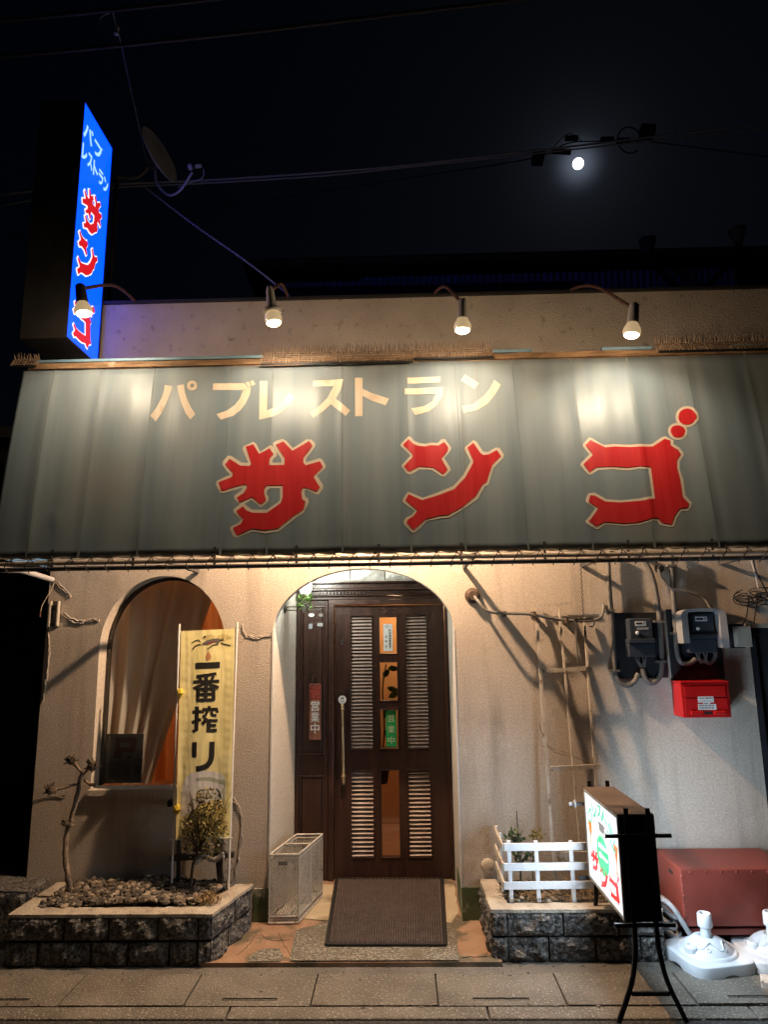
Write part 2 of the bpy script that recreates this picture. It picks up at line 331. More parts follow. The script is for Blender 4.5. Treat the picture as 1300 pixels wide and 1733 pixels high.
def glyph(ch, bold=0.0):                        # one character as triangles, in its own 0..1 box
    k = (ch, bold)
    if k not in _gl:
        c = bpy.data.curves.new('t', 'FONT'); c.body = ch; c.resolution_u = 3; c.offset = bold
        o = bpy.data.objects.new('t', c); COL.objects.link(o); bpy.context.view_layer.update()
        me = bpy.data.meshes.new_from_object(o.evaluated_get(bpy.context.evaluated_depsgraph_get()))
        vs = [(v.co.x, v.co.y) for v in me.vertices]; fs = [list(p.vertices) for p in me.polygons]
        bpy.data.objects.remove(o); bpy.data.curves.remove(c); bpy.data.meshes.remove(me)
        xs = [a for a, _ in vs] or [0, 1]; ys = [b for _, b in vs] or [0, 1]
        w = max(xs) - min(xs) or 1; h = max(ys) - min(ys) or 1
        _gl[k] = ([((a - min(xs)) / w, (b - min(ys)) / h) for a, b in vs], fs, w, h)
    return _gl[k]
def put_glyph(mb, ch, fn, x0, x1, y0, y1, bold=0.0):   # fit a character into a rectangle of a surface fn(u, v)
    vs, fs, w, h = glyph(ch, bold); mb.tris([fn(x0 + a * (x1 - x0), y0 + b * (y1 - y0)) for a, b in vs], fs)
def put_poly(mb, loops, fn):
    flat = [p for l in loops for p in l]
    t = tessellate_polygon([[V((a, b, 0)) for a, b in l] for l in loops])
    mb.tris([fn(a, b) for a, b in flat], [list(f) for f in t])
def circ(cx, cy, rx, ry=None, n=24, jit=0): return [(cx + rx * (1 + jit * math.sin(3 * t + cx)) * math.cos(t), cy + (ry or rx) * (1 + jit * math.sin(2 * t + cy)) * math.sin(t)) for t in (2 * math.pi * i / n for i in range(n))]
def mid(a, b, t): return V(a) * (1 - t) + V(b) * t

# letters traced from the sign, in photo pixels
def tr(pts, ox, oy, s): return [(ox + a / s, oy + b / s) for a, b in pts]
z4 = lambda p: tr(p, 240, 620, 4.0625)
z5 = lambda p: tr(p, 510, 620, 3.611)
KANA = {
 'pa': [[z4([(157,130),(208,138),(205,160),(175,245),(140,325),(100,385),(64,346),(105,285),(140,215),(155,160)])],
        [z4([(243,138),(291,128),(300,185),(320,245),(345,295),(372,335),(337,374),(305,330),(275,260),(255,195)])],
        [z4(circ(348,138,35)), z4(circ(348,138,13))]],
 'bu': [[z4([(492,122),(705,118),(728,145),(752,147),(745,195),(715,260),(680,305),(630,345),(545,374),(516,334),(590,308),(640,270),(675,225),(700,165),(490,168)])],
        [z4([(715,115),(735,105),(755,135),(735,146)])], [z4([(747,107),(765,97),(783,125),(762,138)])]],
 're': [[z4([(813,102),(865,102),(863,308),(920,285),(970,240),(1018,183),(1054,222),(1015,275),(960,320),(900,352),(810,370)])]],
 'su': [[z5([(72,92),(258,82),(245,140),(212,203),(300,275),(273,310),(182,237),(130,285),(75,320),(52,285),(110,250),(160,200),(198,125),(72,128)])]],
 'to': [[z5([(328,72),(375,72),(375,140),(430,168),(537,200),(515,241),(430,215),(376,185),(376,310),(330,310)])]],
 'ra': [[z5([(648,72),(850,65),(850,100),(650,109)])], [z5([(632,140),(870,130),(862,185),(830,240),(780,280),(695,302),(672,260),(750,248),(800,220),(825,172),(632,176)])]],
 'n':  [[z5([(1000,52),(1086,107),(1058,142),(975,90)])], [z5([(1180,86),(1219,115),(1185,175),(1140,230),(1080,270),(993,293),(978,248),(1050,235),(1120,180),(1150,140)])]],
}
c1 = lambda p: tr(p, 350, 730, 5.909)
c2 = lambda p: tr(p, 670, 730, 6.5)
c3 = lambda p: tr(p, 970, 680, 5.909)
CORAL = {
 'sa': dict(red=[[c1([(397,160),(470,137),(530,232),(635,178),(675,235),(635,285),(632,345),(778,340),(785,275),(695,140),(770,107),(860,200),(1025,105),(1060,150),(970,270),(970,315),(990,345),(1135,310),(1165,365),(1070,462),(1135,570),(1100,607),(1000,567),(962,570),(947,605),(955,680),(990,705),(965,785),(850,860),(715,968),(585,990),(460,970),(300,1040),(262,968),(340,930),(370,885),(297,800),(365,752),(400,795),(460,815),(605,818),(740,720),(765,660),(762,540),(600,548),(578,590),(580,635),(600,690),(545,732),(455,660),(330,715),(303,665),(375,620),(405,570),(405,545),(395,530),(235,572),(215,585),(150,600),(122,518),(255,460),(267,425),(190,340),(232,280),(340,348),(435,352),(450,330)])]],
   cream=[[c1([(470,110),(500,130),(540,208),(640,145),(670,160),(705,215),(705,250),(668,285),(660,318),(750,315),(750,285),(668,150),(668,120),(700,100),(760,80),(800,100),(865,170),(1000,85),(1050,90),(1090,130),(1085,165),(1000,275),(992,315),(1130,278),(1160,290),(1195,350),(1185,380),(1105,450),(1165,540),(1165,580),(1125,635),(1090,635),(1000,590),(978,600),(985,650),(1020,680),(1020,715),(975,810),(870,880),(720,1000),(590,1020),(460,1000),(300,1065),(265,1050),(230,975),(245,950),(320,915),(345,885),(270,810),(270,780),(330,735),(278,675),(278,645),(345,598),(370,562),(240,600),(165,625),(135,620),(95,535),(105,500),(235,440),(160,340),(165,310),(215,250),(250,250),(350,315),(420,320),(362,185),(370,155)]),
           c1([(610,590),(650,572),(735,570),(735,680),(720,705),(610,785),(460,785),(400,745),(385,725),(440,693),(455,690),(535,755),(560,755),(620,705),(625,660),(605,630)])]]),
 'n': dict(red=[[c2([(140,97),(190,145),(250,168),(325,175),(390,163),(470,165),(530,128),(575,185),(570,225),(500,310),(568,430),(522,482),(410,405),(255,395),(180,435),(165,448),(130,440),(90,390),(185,290),(183,260),(80,155)])],
                [c2([(850,138),(930,250),(960,270),(1020,262),(1110,212),(1155,280),(1060,375),(1025,470),(1000,560),(950,595),(880,715),(730,840),(575,922),(490,930),(330,970),(195,1088),(118,1010),(130,975),(190,940),(240,875),(105,765),(138,698),(290,762),(450,715),(640,645),(760,520),(850,355),(845,320),(785,190)])]],
   cream=[[c2([(135,65),(165,68),(200,110),(265,137),(320,145),(385,133),(460,135),(500,97),(540,95),(605,180),(605,215),(533,305),(600,410),(600,440),(540,505),(505,503),(395,432),(260,425),(190,470),(150,480),(115,465),(62,390),(70,370),(160,280),(155,265),(50,165),(55,145)])],
          [c2([(850,105),(885,120),(960,230),(1010,235),(1095,185),(1140,187),(1190,265),(1180,300),(1075,405),(1040,520),(1020,590),(975,615),(900,750),(760,850),(590,955),(500,960),(345,990),(215,1115),(180,1118),(90,1025),(88,990),(110,955),(175,925),(212,880),(75,785),(75,755),(125,680),(155,675),(295,735),(440,687),(630,610),(740,490),(818,345),(815,325),(755,210),(757,185)])]]),
 'go': dict(red=[[c3([(168,388),(320,462),(420,450),(560,460),(790,455),(905,380),(965,395),(965,440),(1000,465),(1040,485),(1070,530),(1030,590),(1030,660),(1063,780),(1090,960),(1155,1020),(1140,1060),(1060,1070),(1010,1140),(985,1228),(885,1210),(850,1165),(790,1165),(650,1205),(500,1215),(310,1200),(235,1245),(150,1195),(170,1178),(250,1065),(150,1005),(165,940),(210,940),(320,1000),(450,1008),(650,995),(815,970),(770,660),(655,650),(540,662),(410,650),(230,658),(160,708),(97,632),(195,535),(120,440)])],
                 [c3(circ(1040,303,73,63,jit=.04))], [c3(circ(1132,155,88,78,jit=.05))]],
   cream=[[c3([(155,360),(185,368),(300,437),(400,425),(560,435),(780,430),(885,360),(920,352),(1000,395),(995,430),(1060,465),(1100,515),(1100,545),(1060,605),(1060,680),(1095,780),(1120,940),(1185,1010),(1180,1050),(1150,1092),(1080,1095),(1030,1170),(1010,1250),(975,1255),(870,1235),(840,1192),(790,1190),(670,1228),(510,1240),(320,1225),(250,1275),(225,1275),(130,1215),(120,1190),(135,1180),(215,1070),(125,1005),(120,980),(145,920),(210,910),(330,975),(460,985),(650,970),(785,945),(745,680),(650,675),(560,690),(520,690),(410,678),(250,685),(170,735),(145,730),(65,640),(75,615),(160,530),(90,450),(95,425)])],
          [c3(circ(1040,303,98,88,jit=.03))], [c3(circ(1132,155,116,103,jit=.04))]]),
}
def bbox(loops):
    xs = [a for g in loops for l in g for a, _ in l]; ys = [b for g in loops for l in g for _, b in l]
    return min(xs), max(xs), min(ys), max(ys)
def fit(groups, bb, x0, x1, y0, y1, fn):        # traced outline -> rectangle of a surface fn (y down)
    a0, a1, b0, b1 = bb
    return lambda a, b: fn(x0 + (a - a0) / (a1 - a0) * (x1 - x0), y0 + (b - b0) / (b1 - b0) * (y1 - y0))

# ================================================================== GROUND
mb = MB(); mb.poly([(-40, -60, -.012), (40, -60, -.012), (40, -.98, -.012), (-40, -.98, -.012)])
struct(mb.build('road', 'asphalt'))
mb = MB(); mb.poly([(-40, -.98, -.06), (40, -.98, -.06), (40, 60, -.06), (-40, 60, -.06)])
struct(mb.build('ground', 'dark_wall'))
sw = bpy.data.objects.new('pavement', None); COL.objects.link(sw); sw['kind'] = 'structure'; BASE['pavement'] = V()
# gutter covers, every second one with a drain slot
x0 = G(340, 1651).x - .605 * 5; Y0, Y1 = -.925, -.615
def slab(xa, xb, slot):
    m = MB(); g = .004; xa += g; xb -= g; zt, zb = 0.0, -.05
    if not slot: return m.box((xa, Y0, zb), (xb, Y1, zt))
    c = (xa + xb) / 2; sa, sb = c - .135, c + .135; ya, yb = -.878, -.853
    xs = [xa, sa, sb, xb]; ys = [Y0, ya, yb, Y1]
    for i in range(3):
        for j in range(3):
            if i == 1 and j == 1: continue
            m.poly([(xs[i], ys[j], zt), (xs[i + 1], ys[j], zt), (xs[i + 1], ys[j + 1], zt), (xs[i], ys[j + 1], zt)])
    for (a, b) in (((sa, ya), (sb, ya)), ((sb, ya), (sb, yb)), ((sb, yb), (sa, yb)), ((sa, yb), (sa, ya))):
        m.poly([(*a, zt), (*b, zt), (*b, zb), (*a, zb)])
    for (a, b) in (((xa, Y0), (xb, Y0)), ((xb, Y0), (xb, Y1)), ((xb, Y1), (xa, Y1)), ((xa, Y1), (xa, Y0))):
        m.poly([(*a, zt), (*b, zt), (*b, zb), (*a, zb)])
    m.bar((sa, (ya + yb) / 2, -.006), (sb, (ya + yb) / 2, -.006), .006, .008)
    return m
for i in range(-1, 12):
    a = x0 + .605 * i
    o = slab(a, a + .605, (i % 2) == 1).build('gutter_cover', 'slab', sw)
    o.location.z = random.uniform(-.003, .003); o.rotation_euler.x = random.uniform(-.004, .004)
m = MB(); m.box((-8, -.612, -.06), (8, -.5385, -.004)); m.box((-8, -.538, -.06), (-1.105, .3, -.004)); m.box((.505, -.538, -.06), (8, .0, -.004)); m.build('concrete_strip', 'slab_dark', sw)
for i in range(-2, 7):                            # kerb stones along the road
    a = G(384, 1715).x + 1.21 * (i - 3)
    m = MB(); m.box((a + .004, -1.035, -.08), (a + 1.206, -.929, -.003)); m.build('kerb_stone', 'slab', sw, bevel=.006)
# entrance floor: red-brown mortar, pebble-wash panel, beige inner strip
mb = MB(); mb.box((-1.10, -.536, -.06), (.50, .90, .018)); entrance = struct(mb.build('entrance_floor', 'rust_floor'))
def sheet(name, pts, z, m):
    mb = MB(); put_poly(mb, [[(a, max(b, -.531)) for a, b in pts]], lambda a, b: V((a, b, z))); return mb.build(name, m, entrance)
q = lambda px, py: tuple(G(px, py, .02).xy)
def rough_line(pts, step=.03, amp=.006, seed=0):
    out = []
    for i in range(len(pts)):
        a, b = V((*pts[i], 0)), V((*pts[(i + 1) % len(pts)], 0)); n = max(1, int((b - a).length / step))
        for k in range(n):
            p = mid(a, b, k / n); d = noise.noise(p * 14 + V((seed, 0, 0))) * amp
            out.append((p.x + d, p.y + d * .8))
    return out
sheet('beige_floor', rough_line([q(478, 1552), (-.80, .62), (.335, .62), q(776, 1545), q(756, 1575)]), .022, 'beige_floor')
sheet('pebble_panel', rough_line([q(489, 1632), q(500, 1575), q(555, 1563), q(760, 1563), q(772, 1578), q(777, 1628)]), .026, 'pebble')
sheet('broken_patch', rough_line([q(418, 1636), q(424, 1616), q(445, 1606), q(470, 1607), q(478, 1618), q(470, 1632)], amp=.02), .0225, 'pebble')
sheet('side_patch', rough_line([q(790, 1560), q(816, 1560), q(826, 1618), q(780, 1622)], amp=.03, seed=4), .0225, 'rust_floor')
# a thin crack pattern in the mortar
m = MB()
for a, b, c in (((470, 1578), (482, 1600), (497, 1628)), ((440, 1580), (460, 1592), (489, 1590)), ((400, 1618), (420, 1600), (430, 1585))):
    pts = spl([G(*a, .0205), G(*b, .0205), G(*c, .0205)], 6)
    m.tube([p + V((noise.noise(p * 40) * .01, noise.noise(p * 43) * .01, 0)) for p in pts], .0011, 4)
m.build('crack', 'hole', entrance)

# ================================================================== RESTAURANT BUILDING
bld = thing('restaurant_building', (0, 0, 0), 'beige stucco restaurant with arched window and arched doorway under a tent sign', 'building')
WL, WR, ZT = -2.35, 3.6, 4.09
XL, XR = -.843, .344; ZS, ZA = 1.742, 2.160             # door arch
WXL, WXR, WZ0, WZS, WZA = -1.985, -1.155, .787, 1.66, 2.130   # window
def arch_pts(xl, xr, zs, za, n=36):
    c = (xl + xr) / 2; r = (xr - xl) / 2
    return [(c + r * math.cos(math.pi * k / n), zs + (za - zs) * math.sin(math.pi * k / n)) for k in range(n + 1)]
door_o = arch_pts(XL, XR, ZS, ZA)                        # right to left
win_o = [(WXL, WZ0), (WXR, WZ0)] + arch_pts(WXL, WXR, WZS, WZA)
SDX = P(1267, 1064).x                                    # dark side door on the right
outer = [(WL, -.05), (XL, -.05)] + door_o[::-1] + [(XR, -.05), (SDX, -.05), (SDX, P(1268, 1063).z), (SDX + .95, P(1268, 1063).z), (SDX + .95, -.05), (WR, -.05), (WR, ZT), (WL, ZT)]
m = MB()
put_poly(m, [outer, win_o], lambda a, b: V((a, 0, b)))
wall = m.build('wall', 'stucco', bld)
m = MB()                                                 # parapet face, a weathered band in front of the wall top
m.box((WL - .004, -.006, 3.20), (WR, .12, ZT + .003)); m.build('parapet', 'parapet', bld)
m = MB(); m.box((WL - .02, -.03, ZT + .004), (WR, .15, ZT + .022)); m.build('coping', 'sign_case', bld, label='thin dark sheet-metal coping along the parapet')
m = MB(); m.poly([(WL, 0, -.05), (WL, 8, -.05), (WL, 8, ZT), (WL, 0, ZT)]); m.poly([(WL, .12, ZT), (WR, .12, ZT), (WR, 8, ZT - .3), (WL, 8, ZT - .3)])
m.build('side_wall', 'stucco', bld)
RV = .085
m = MB()                                                 # reveals
seq = [(XL, -.05)] + door_o[::-1] + [(XR, -.05)]
for a, b in zip(seq, seq[1:]): m.poly([(a[0], 0, a[1]), (b[0], 0, b[1]), (b[0], RV, b[1]), (a[0], RV, a[1])])
m.build('door_reveal', 'stucco_plain', bld)
m = MB()
for a, b in zip(win_o, win_o[1:] + win_o[:1]): m.poly([(a[0], 0, a[1]), (b[0], 0, b[1]), (b[0], .12, b[1]), (a[0], .12, a[1])])
m.build('window_reveal', 'stucco_plain', bld)
for s, x in ((-1, XL), (1, XR)):                         # corner beads on the door jambs
    m = MB(); m.box((x - .004 if s < 0 else x - .006, -.005, .20), (x + .006 if s < 0 else x + .004, .004, ZS + .02)); m.build('corner_bead', 'trim', bld)
# alcove box behind the arch
BY = .75
m = MB(); m.poly([(XL - .001, RV, -.05), (-.795, BY, -.05), (-.795, BY, 2.6), (XL - .001, RV, 2.6)]); m.poly([(XR + .001, RV, -.05), (.352, BY, -.05), (.352, BY, 2.6), (XR + .001, RV, 2.6)])
m.poly([(XL, RV, 2.5), (XR, RV, 2.5), (XR, BY, 2.5), (XL, BY, 2.5)])
# back of the front wall inside the alcove, above the spring of the arch
for a, b in zip(door_o, door_o[1:]): m.poly([(a[0], RV, a[1]), (b[0], RV, b[1]), (b[0], RV, 2.6), (a[0], RV, 2.6)])
m.build('alcove_wall', 'stucco_plain', bld)
# green plinth at the foot of the wall
def plinth(xa, xb, zt, d=.008):
    m = MB(); m.box((xa, -d, -.05), (xb, .002, zt)); m.build('plinth', 'green_plinth', bld)
plinth(-.93, XL + .004, .205); plinth(XR - .004, .47, .205); plinth(1.30, SDX - .02, .215)
for x, s in ((XL, 1), (XR, -1)):
    m = MB(); m.box((x - .003 if s < 0 else x - .002, .004, -.05), (x + .002 if s < 0 else x + .003, RV + .3, .20)); m.build('plinth', 'green_plinth', bld)
# stone-faced bricks over the door
def stone_brick(xa, xb, za, zb, y, name, parent, mt, depth=.03, rough=.018, nx=7, nz=4, seed=0):
    m = MB(); vs = []; fs = []
    for j in range(nz + 1):
        for i in range(nx + 1):
            u, v = i / nx, j / nz; e = min(1, 4 * min(u, 1 - u, v, 1 - v) + .12)
            x, z = xa + (xb - xa) * u, za + (zb - za) * v
            d = depth + e * rough * (.4 + 1.2 * noise.noise(V((x * 16 + seed, z * 16, seed * 1.7))))
            vs.append((x, y - max(.004, d * (.55 + .45 * e)), z))
    for j in range(nz):
        for i in range(nx):
            a = j * (nx + 1) + i; fs.append((a, a + 1, a + nx + 2, a + nx + 1))
    k = len(vs); vs += [(xa, y, za), (xb, y, za), (xb, y, zb), (xa, y, zb)]
    b0, b1, b2, b3 = 0, nx, nz * (nx + 1) + nx, nz * (nx + 1)
    fs += [tuple([k] + [i for i in range(nx + 1)] + [k + 1]), tuple([k + 1] + [j * (nx + 1) + nx for j in range(nz + 1)] + [k + 2]),
           tuple([k + 2] + [nz * (nx + 1) + i for i in range(nx, -1, -1)] + [k + 3]), tuple([k + 3] + [j * (nx + 1) for j in range(nz, -1, -1)] + [k])]
    m.tris(vs, fs); return m.build(name, mt, parent)
rows = [(2.062, 2.142), (2.147, 2.232), (2.237, 2.322), (2.327, 2.41)]
for r, (za, zb) in enumerate(rows):
    x = -.795 + (-.12 if r % 2 else -.02)
    while x < .35:
        a, b = max(x, -.793), min(x + .262, .35)
        if b - a > .03: stone_brick(a + .003, b - .003, za, zb, BY, 'brick', bld, 'stone_brick', seed=r * 9 + x)
        x += .266
m = MB(); m.box((-.795, BY - .002, 2.13), (.352, BY + .05, 2.6)); m.build('brick_bed', 'mortar', bld)
# repaired cracks: raised mortar ridges on the stucco
def ridge(px, w=.009, seed=0, m='mortar'):
    pts = spl([P(a, b, -.002) for a, b in px], 8); mb = MB()
    for k in range(2):
        off = V((noise.noise(V((seed, k, 0))) * .012, 0, k * .014 * (1 if w > .006 else .6)))
        mb.tube([p + off + V((noise.noise(p * 30 + V((k, seed, 0))) * .012, 0, noise.noise(p * 33 + V((seed, k, 0))) * .012)) for p in pts], [w * (.5 + .5 * abs(noise.noise(p * 22))) for p in pts], 5)
    return mb.build('crack_repair', m, bld)
ridge([(108, 1043), (130, 1055), (150, 1052), (168, 1050)], .013, 1)
ridge([(92, 985), (110, 1002), (118, 1010), (112, 1014)], .009, 2)
ridge([(80, 1068), (82, 1110), (76, 1160), (72, 1190)], .009, 3)
ridge([(408, 1060), (418, 1078), (440, 1080), (458, 1076)], .006, 4)
ridge([(393, 1352), (405, 1372), (409, 1400), (406, 1440), (398, 1480)], .008, 5)
ridge([(397, 1362), (410, 1390), (404, 1430)], .006, 6)
ridge([(808, 512), (800, 535), (806, 560), (798, 580)], .005, 7, 'wood_old')
ridge([(56, 1357), (80, 1350), (110, 1349)], .0035, 8)
# window: sill, frame, glass
win = MB().box((WXL - .01, -.022, WZ0 - .035), (WXR + .01, .118, WZ0 - .002)).build('window_sill', 'stucco', bld)
def arch_strip(y0, y1, inset, mtl, name, parent):
    o = [(WXL, WZ0), *[(WXL, WZ0 + .01)], *arch_pts(WXL, WXR, WZS, WZA)[::-1], (WXR, WZ0)]
    i = [(WXL + inset, WZ0), (WXL + inset, WZ0 + .01), *arch_pts(WXL + inset, WXR - inset, WZS, WZA - inset)[::-1], (WXR - inset, WZ0)]
    m = MB()
    for k in range(len(o) - 1):
        a, b, c, d = o[k], o[k + 1], i[k + 1], i[k]
        m.poly([(*[a[0]], y0, a[1]), (b[0], y0, b[1]), (c[0], y0, c[1]), (d[0], y0, d[1])])
        m.poly([(d[0], y0, d[1]), (c[0], y0, c[1]), (c[0], y1, c[1]), (d[0], y1, d[1])])
    return m.build(name, mtl, parent)
window = MB()
put_poly(window, [[(a, b) for a, b in win_o]], lambda a, b: V((a, .135, b)))
window = window.build('window', 'glass', bld, label='arched window pane with curtain behind it')
arch_strip(.115, .16, .018, 'dark_iron', 'frame', window)

# interior seen through the glass
room = MB()
room.poly([(-2.3, 2.2, -.05), (2.2, 2.2, -.05), (2.2, 2.2, 2.6), (-2.3, 2.2, 2.6)]); room.poly([(-2.3, .16, 2.6), (2.2, .16, 2.6), (2.2, 2.2, 2.6), (-2.3, 2.2, 2.6)])
room.poly([(-2.3, .16, -.05), (-2.3, 2.2, -.05), (-2.3, 2.2, 2.6), (-2.3, .16, 2.6)]); room.poly([(2.2, .76, -.05), (2.2, 2.2, -.05), (2.2, 2.2, 2.6), (2.2, .76, 2.6)])
room.build('room_wall', 'room', bld)
MB().poly([(-2.3, .80, .02), (2.2, .80, .02), (2.2, 2.2, .02), (-2.3, 2.2, .02)]).build('room_floor', 'room_floor', bld)
m = MB(); m.poly([(-.86, .10, -.05), (-.86, .80, -.05), (-.86, .80, 2.6), (-.86, .10, 2.6)]); m.build('partition', 'dark_wall', bld)
pend = thing('added_pendant_lamp', (-.05, 1.75, 2.6), 'unseen small warm lamp added inside behind the entrance door', 'lamp')  # unseen lamp, added to light the room behind the door panes
MB().tube([(-.05, 1.75, 2.6), (-.05, 1.75, 2.3)], .006, 6).build('cord', 'cable', pend)
MB().lathe((-.05, 1.75, 2.12), [(.10, 0), (.09, .06), (.03, .16), (.012, .18)], 18).build('lamp_shade', 'shade_glass', pend, smooth=True)
light('added_room_light', 'POINT', (-.05, 1.72, 2.02), 22, (1, .66, .34), .06, pend)
light('added_room_light', 'POINT', (-1.4, 1.3, 2.1), 24, (1, .58, .28), .08, pend)  # bare point light added behind the window curtains, no fixture there

# ------------------------------------------------------------------ entrance door
def D(px, py): return P(px, py, BY)
FZ = .020                                                # floor level at the door
fr = MB()
dxl, dxr = D(567, 1250).x, D(757, 1250).x; sxl = -.793
ztop = 1.955
df = MB()
df.box((dxl - .045, BY - .06, FZ), (dxl - .004, BY + .04, ztop)); df.box((dxr + .004, BY - .06, FZ), (dxr + .050, BY + .04, ztop))
df.box((dxl - .045, BY - .06, ztop), (dxr + .050, BY + .04, ztop + .04))
dframe = df.build('door_frame', 'door_wood', bld, bevel=.004)
m = MB(); m.box((dxr + .052, BY - .045, FZ), (.351, BY + .02, 2.02)); m.build('casing', 'door_wood', dframe, bevel=.004)
# entablature with dentils
m = MB(); xa, xb = sxl, .351
for y, z0, z1 in ((.05, 1.997, 2.02), (.075, 2.022, 2.030), (.055, 2.032, 2.062), (.085, 2.064, 2.078), (.07, 2.080, 2.114), (.105, 2.116, 2.131)):
    m.box((xa, BY - y, z0), (xb, BY + .03, z1))
ent = m.build('entablature', 'door_wood', bld, bevel=.003)
proto = None; k = 0; x = D(540, 1000).x
d0 = MB().box((x, BY - .074, 2.034), (x + .014, BY - .057, 2.058))
dent = d0.build('dentil', 'door_wood', ent)
while x + .026 * (k + 1) < .345:
    k += 1; inst(dent, ent, (.026 * k, 0, 0))
# side panel left of the door
sp = MB(); sp.box((sxl, BY - .03, FZ), (dxl - .047, BY + .03, 1.995)); sidep = sp.build('side_panel', 'door_wood', bld, bevel=.004)
for (pa, pb, za, zb) in ((sxl + .05, dxl - .09, D(520, 1272).z, D(520, 1030).z), (sxl + .05, dxl - .09, D(520, 1478).z, D(520, 1314).z)):
    m = MB(); m.box((pa, BY - .046, za), (pb, BY - .0305, zb)); m.build('raised_panel', 'door_wood', sidep, bevel=.012)
    m = MB()
    for (a, b, c, d) in ((pa - .016, pb + .016, za - .016, za - .002), (pa - .016, pb + .016, zb + .002, zb + .016), (pa - .016, pa - .002, za - .001, zb + .001), (pb + .002, pb + .016, za - .001, zb + .001)):
        m.box((a, BY - .054, c), (b, BY - .0305, d))
    m.build('moulding', 'door_wood', sidep, bevel=.004)
m = MB(); m.box((sxl, BY - .05, FZ), (sxl + .03, BY - .031, 1.99)); m.box((dxl - .075, BY - .05, FZ), (dxl - .048, BY - .031, 1.99)); m.build('stile', 'door_wood', sidep, bevel=.004)
# door leaf: stiles and rails round the openings
cu = [D(594.5, 1150).x, D(630, 1150).x, D(643.5, 1150).x, D(672.5, 1150).x, D(688, 1150).x, D(723.5, 1150).x]
zu0, zu1 = D(650, 1266).z, D(650, 1042).z; zl0, zl1 = D(650, 1449).z, D(650, 1303).z
pz = [(D(650, 1106).z, D(650, 1045).z), (D(650, 1185).z, D(650, 1121).z), (D(650, 1266).z, D(650, 1201).z)]
DY0, DY1 = BY - .022, BY + .02
leaf = MB()
def lb(xa, xb, za, zb): leaf.box((xa, DY0, za), (xb, DY1, zb))
zb_, zt_ = FZ + .008, ztop - .004
lb(dxl, cu[0], zb_, zt_); lb(cu[5], dxr, zb_, zt_)
lb(cu[0], cu[5], zb_, zl0); lb(cu[0], cu[5], zl1, zu0); lb(cu[0], cu[5], zu1, zt_)
for a, b in ((cu[1], cu[2]), (cu[3], cu[4])): lb(a, b, zl0, zl1); lb(a, b, zu0, zu1)
lb(cu[2], cu[3], zu0, pz[2][0]) if pz[2][0] - zu0 > .003 else None
lb(cu[2], cu[3], pz[2][1], pz[1][0]); lb(cu[2], cu[3], pz[1][1], pz[0][0]); lb(cu[2], cu[3], pz[0][1], zu1)
door = leaf.build('door', 'door_wood', bld, label='dark brown wooden entrance door with louvres and four small panes')
def bead(xa, xb, za, zb, w=.007):
    m = MB()
    for a, b, c, d in ((xa - w, xb + w, za - w, za), (xa - w, xb + w, zb, zb + w), (xa - w, xa, za, zb), (xb, xb + w, za, zb)):
        m.box((a, DY0 - .007, c), (b, DY0 + .001, d))
    m.build('bead', 'door_wood', door, bevel=.002)
for a, b in pz:
    bead(cu[2], cu[3], a, b); MB().box((cu[2], BY, a), (cu[3], BY + .004, b)).build('pane', 'glass', door)
bead(cu[2], cu[3], zl0, zl1); MB().box((cu[2], BY, zl0), (cu[3], BY + .004, zl1)).build('pane', 'glass', door)
def louvre(xa, xb, za, zb, n):
    bead(xa, xb, za, zb)
    pitch = (zb - za) / n; rot = Matrix.Rotation(R_(38), 3, 'X')
    m = MB(); c = V(((xa + xb) / 2, BY - .004, za + pitch * .5)); h = pitch * .54
    m.box((xa + .001, c.y - h, c.z - .0022), (xb - .001, c.y + h, c.z + .0022), rot, c)
    o = m.build('louvre_slat', 'slat_wood', door)
    for k in range(1, n):
        q_ = inst(o, door, (0, 0, pitch * k)); q_.rotation_euler.x = 0
louvre(cu[0], cu[1], zu0, zu1, 38); louvre(cu[4], cu[5], zu0, zu1, 38)
louvre(cu[0], cu[1], zl0, zl1, 20); louvre(cu[4], cu[5], zl0, zl1, 20)
m = MB(); m.box((cu[0] - .01, BY + .024, zl0), (cu[1] + .004, BY + .030, zu1)); m.box((cu[4] - .004, BY + .024, zl0), (cu[5] + .01, BY + .030, zu1)); m.build('louvre_backing', 'hole', door)
# long pull handle, escutcheon, keyhole plate
ha, hb = D(581, 1195), D(583, 1312); ho = V((0, -.075, 0))
m = MB(); m.tube([ha + ho, hb + ho], [.009, .009], 10); m.lathe(ha + ho, [(.008, -.03), (.015, -.012), (.010, 0), (.016, .008), (.006, .028)], 12); m.lathe(hb + ho, [(.004, -.05), (.013, -.03), (.010, -.01), (.017, .006), (.008, .03)], 12)
hd = m.build('handle', 'brass', door, smooth=True)
m = MB()
for p in (D(581, 1210), D(583, 1300)): m.tube([p + ho, p + V((0, -.02, 0))], .007, 8)
m.build('handle_post', 'dark_iron', hd)
for (px, py) in ((581, 1085), (583, 1327)):
    c = D(px, py) + V((0, -.024, 0)); m = MB(); m.prism([c + V((a * .014, 0, b * .030)) for a, b in ((0, 1), (.5, .45), (1, 0), (.5, -.45), (0, -1), (-.5, -.45), (-1, 0), (-.5, .45))], (0, -.008, 0))
    m.lathe(c + V((0, -.008, 0)), [(.008, 0), (.006, .006), (.002, .009)], 10, (0, -1, 0)); m.build('escutcheon', 'dark_iron', door)
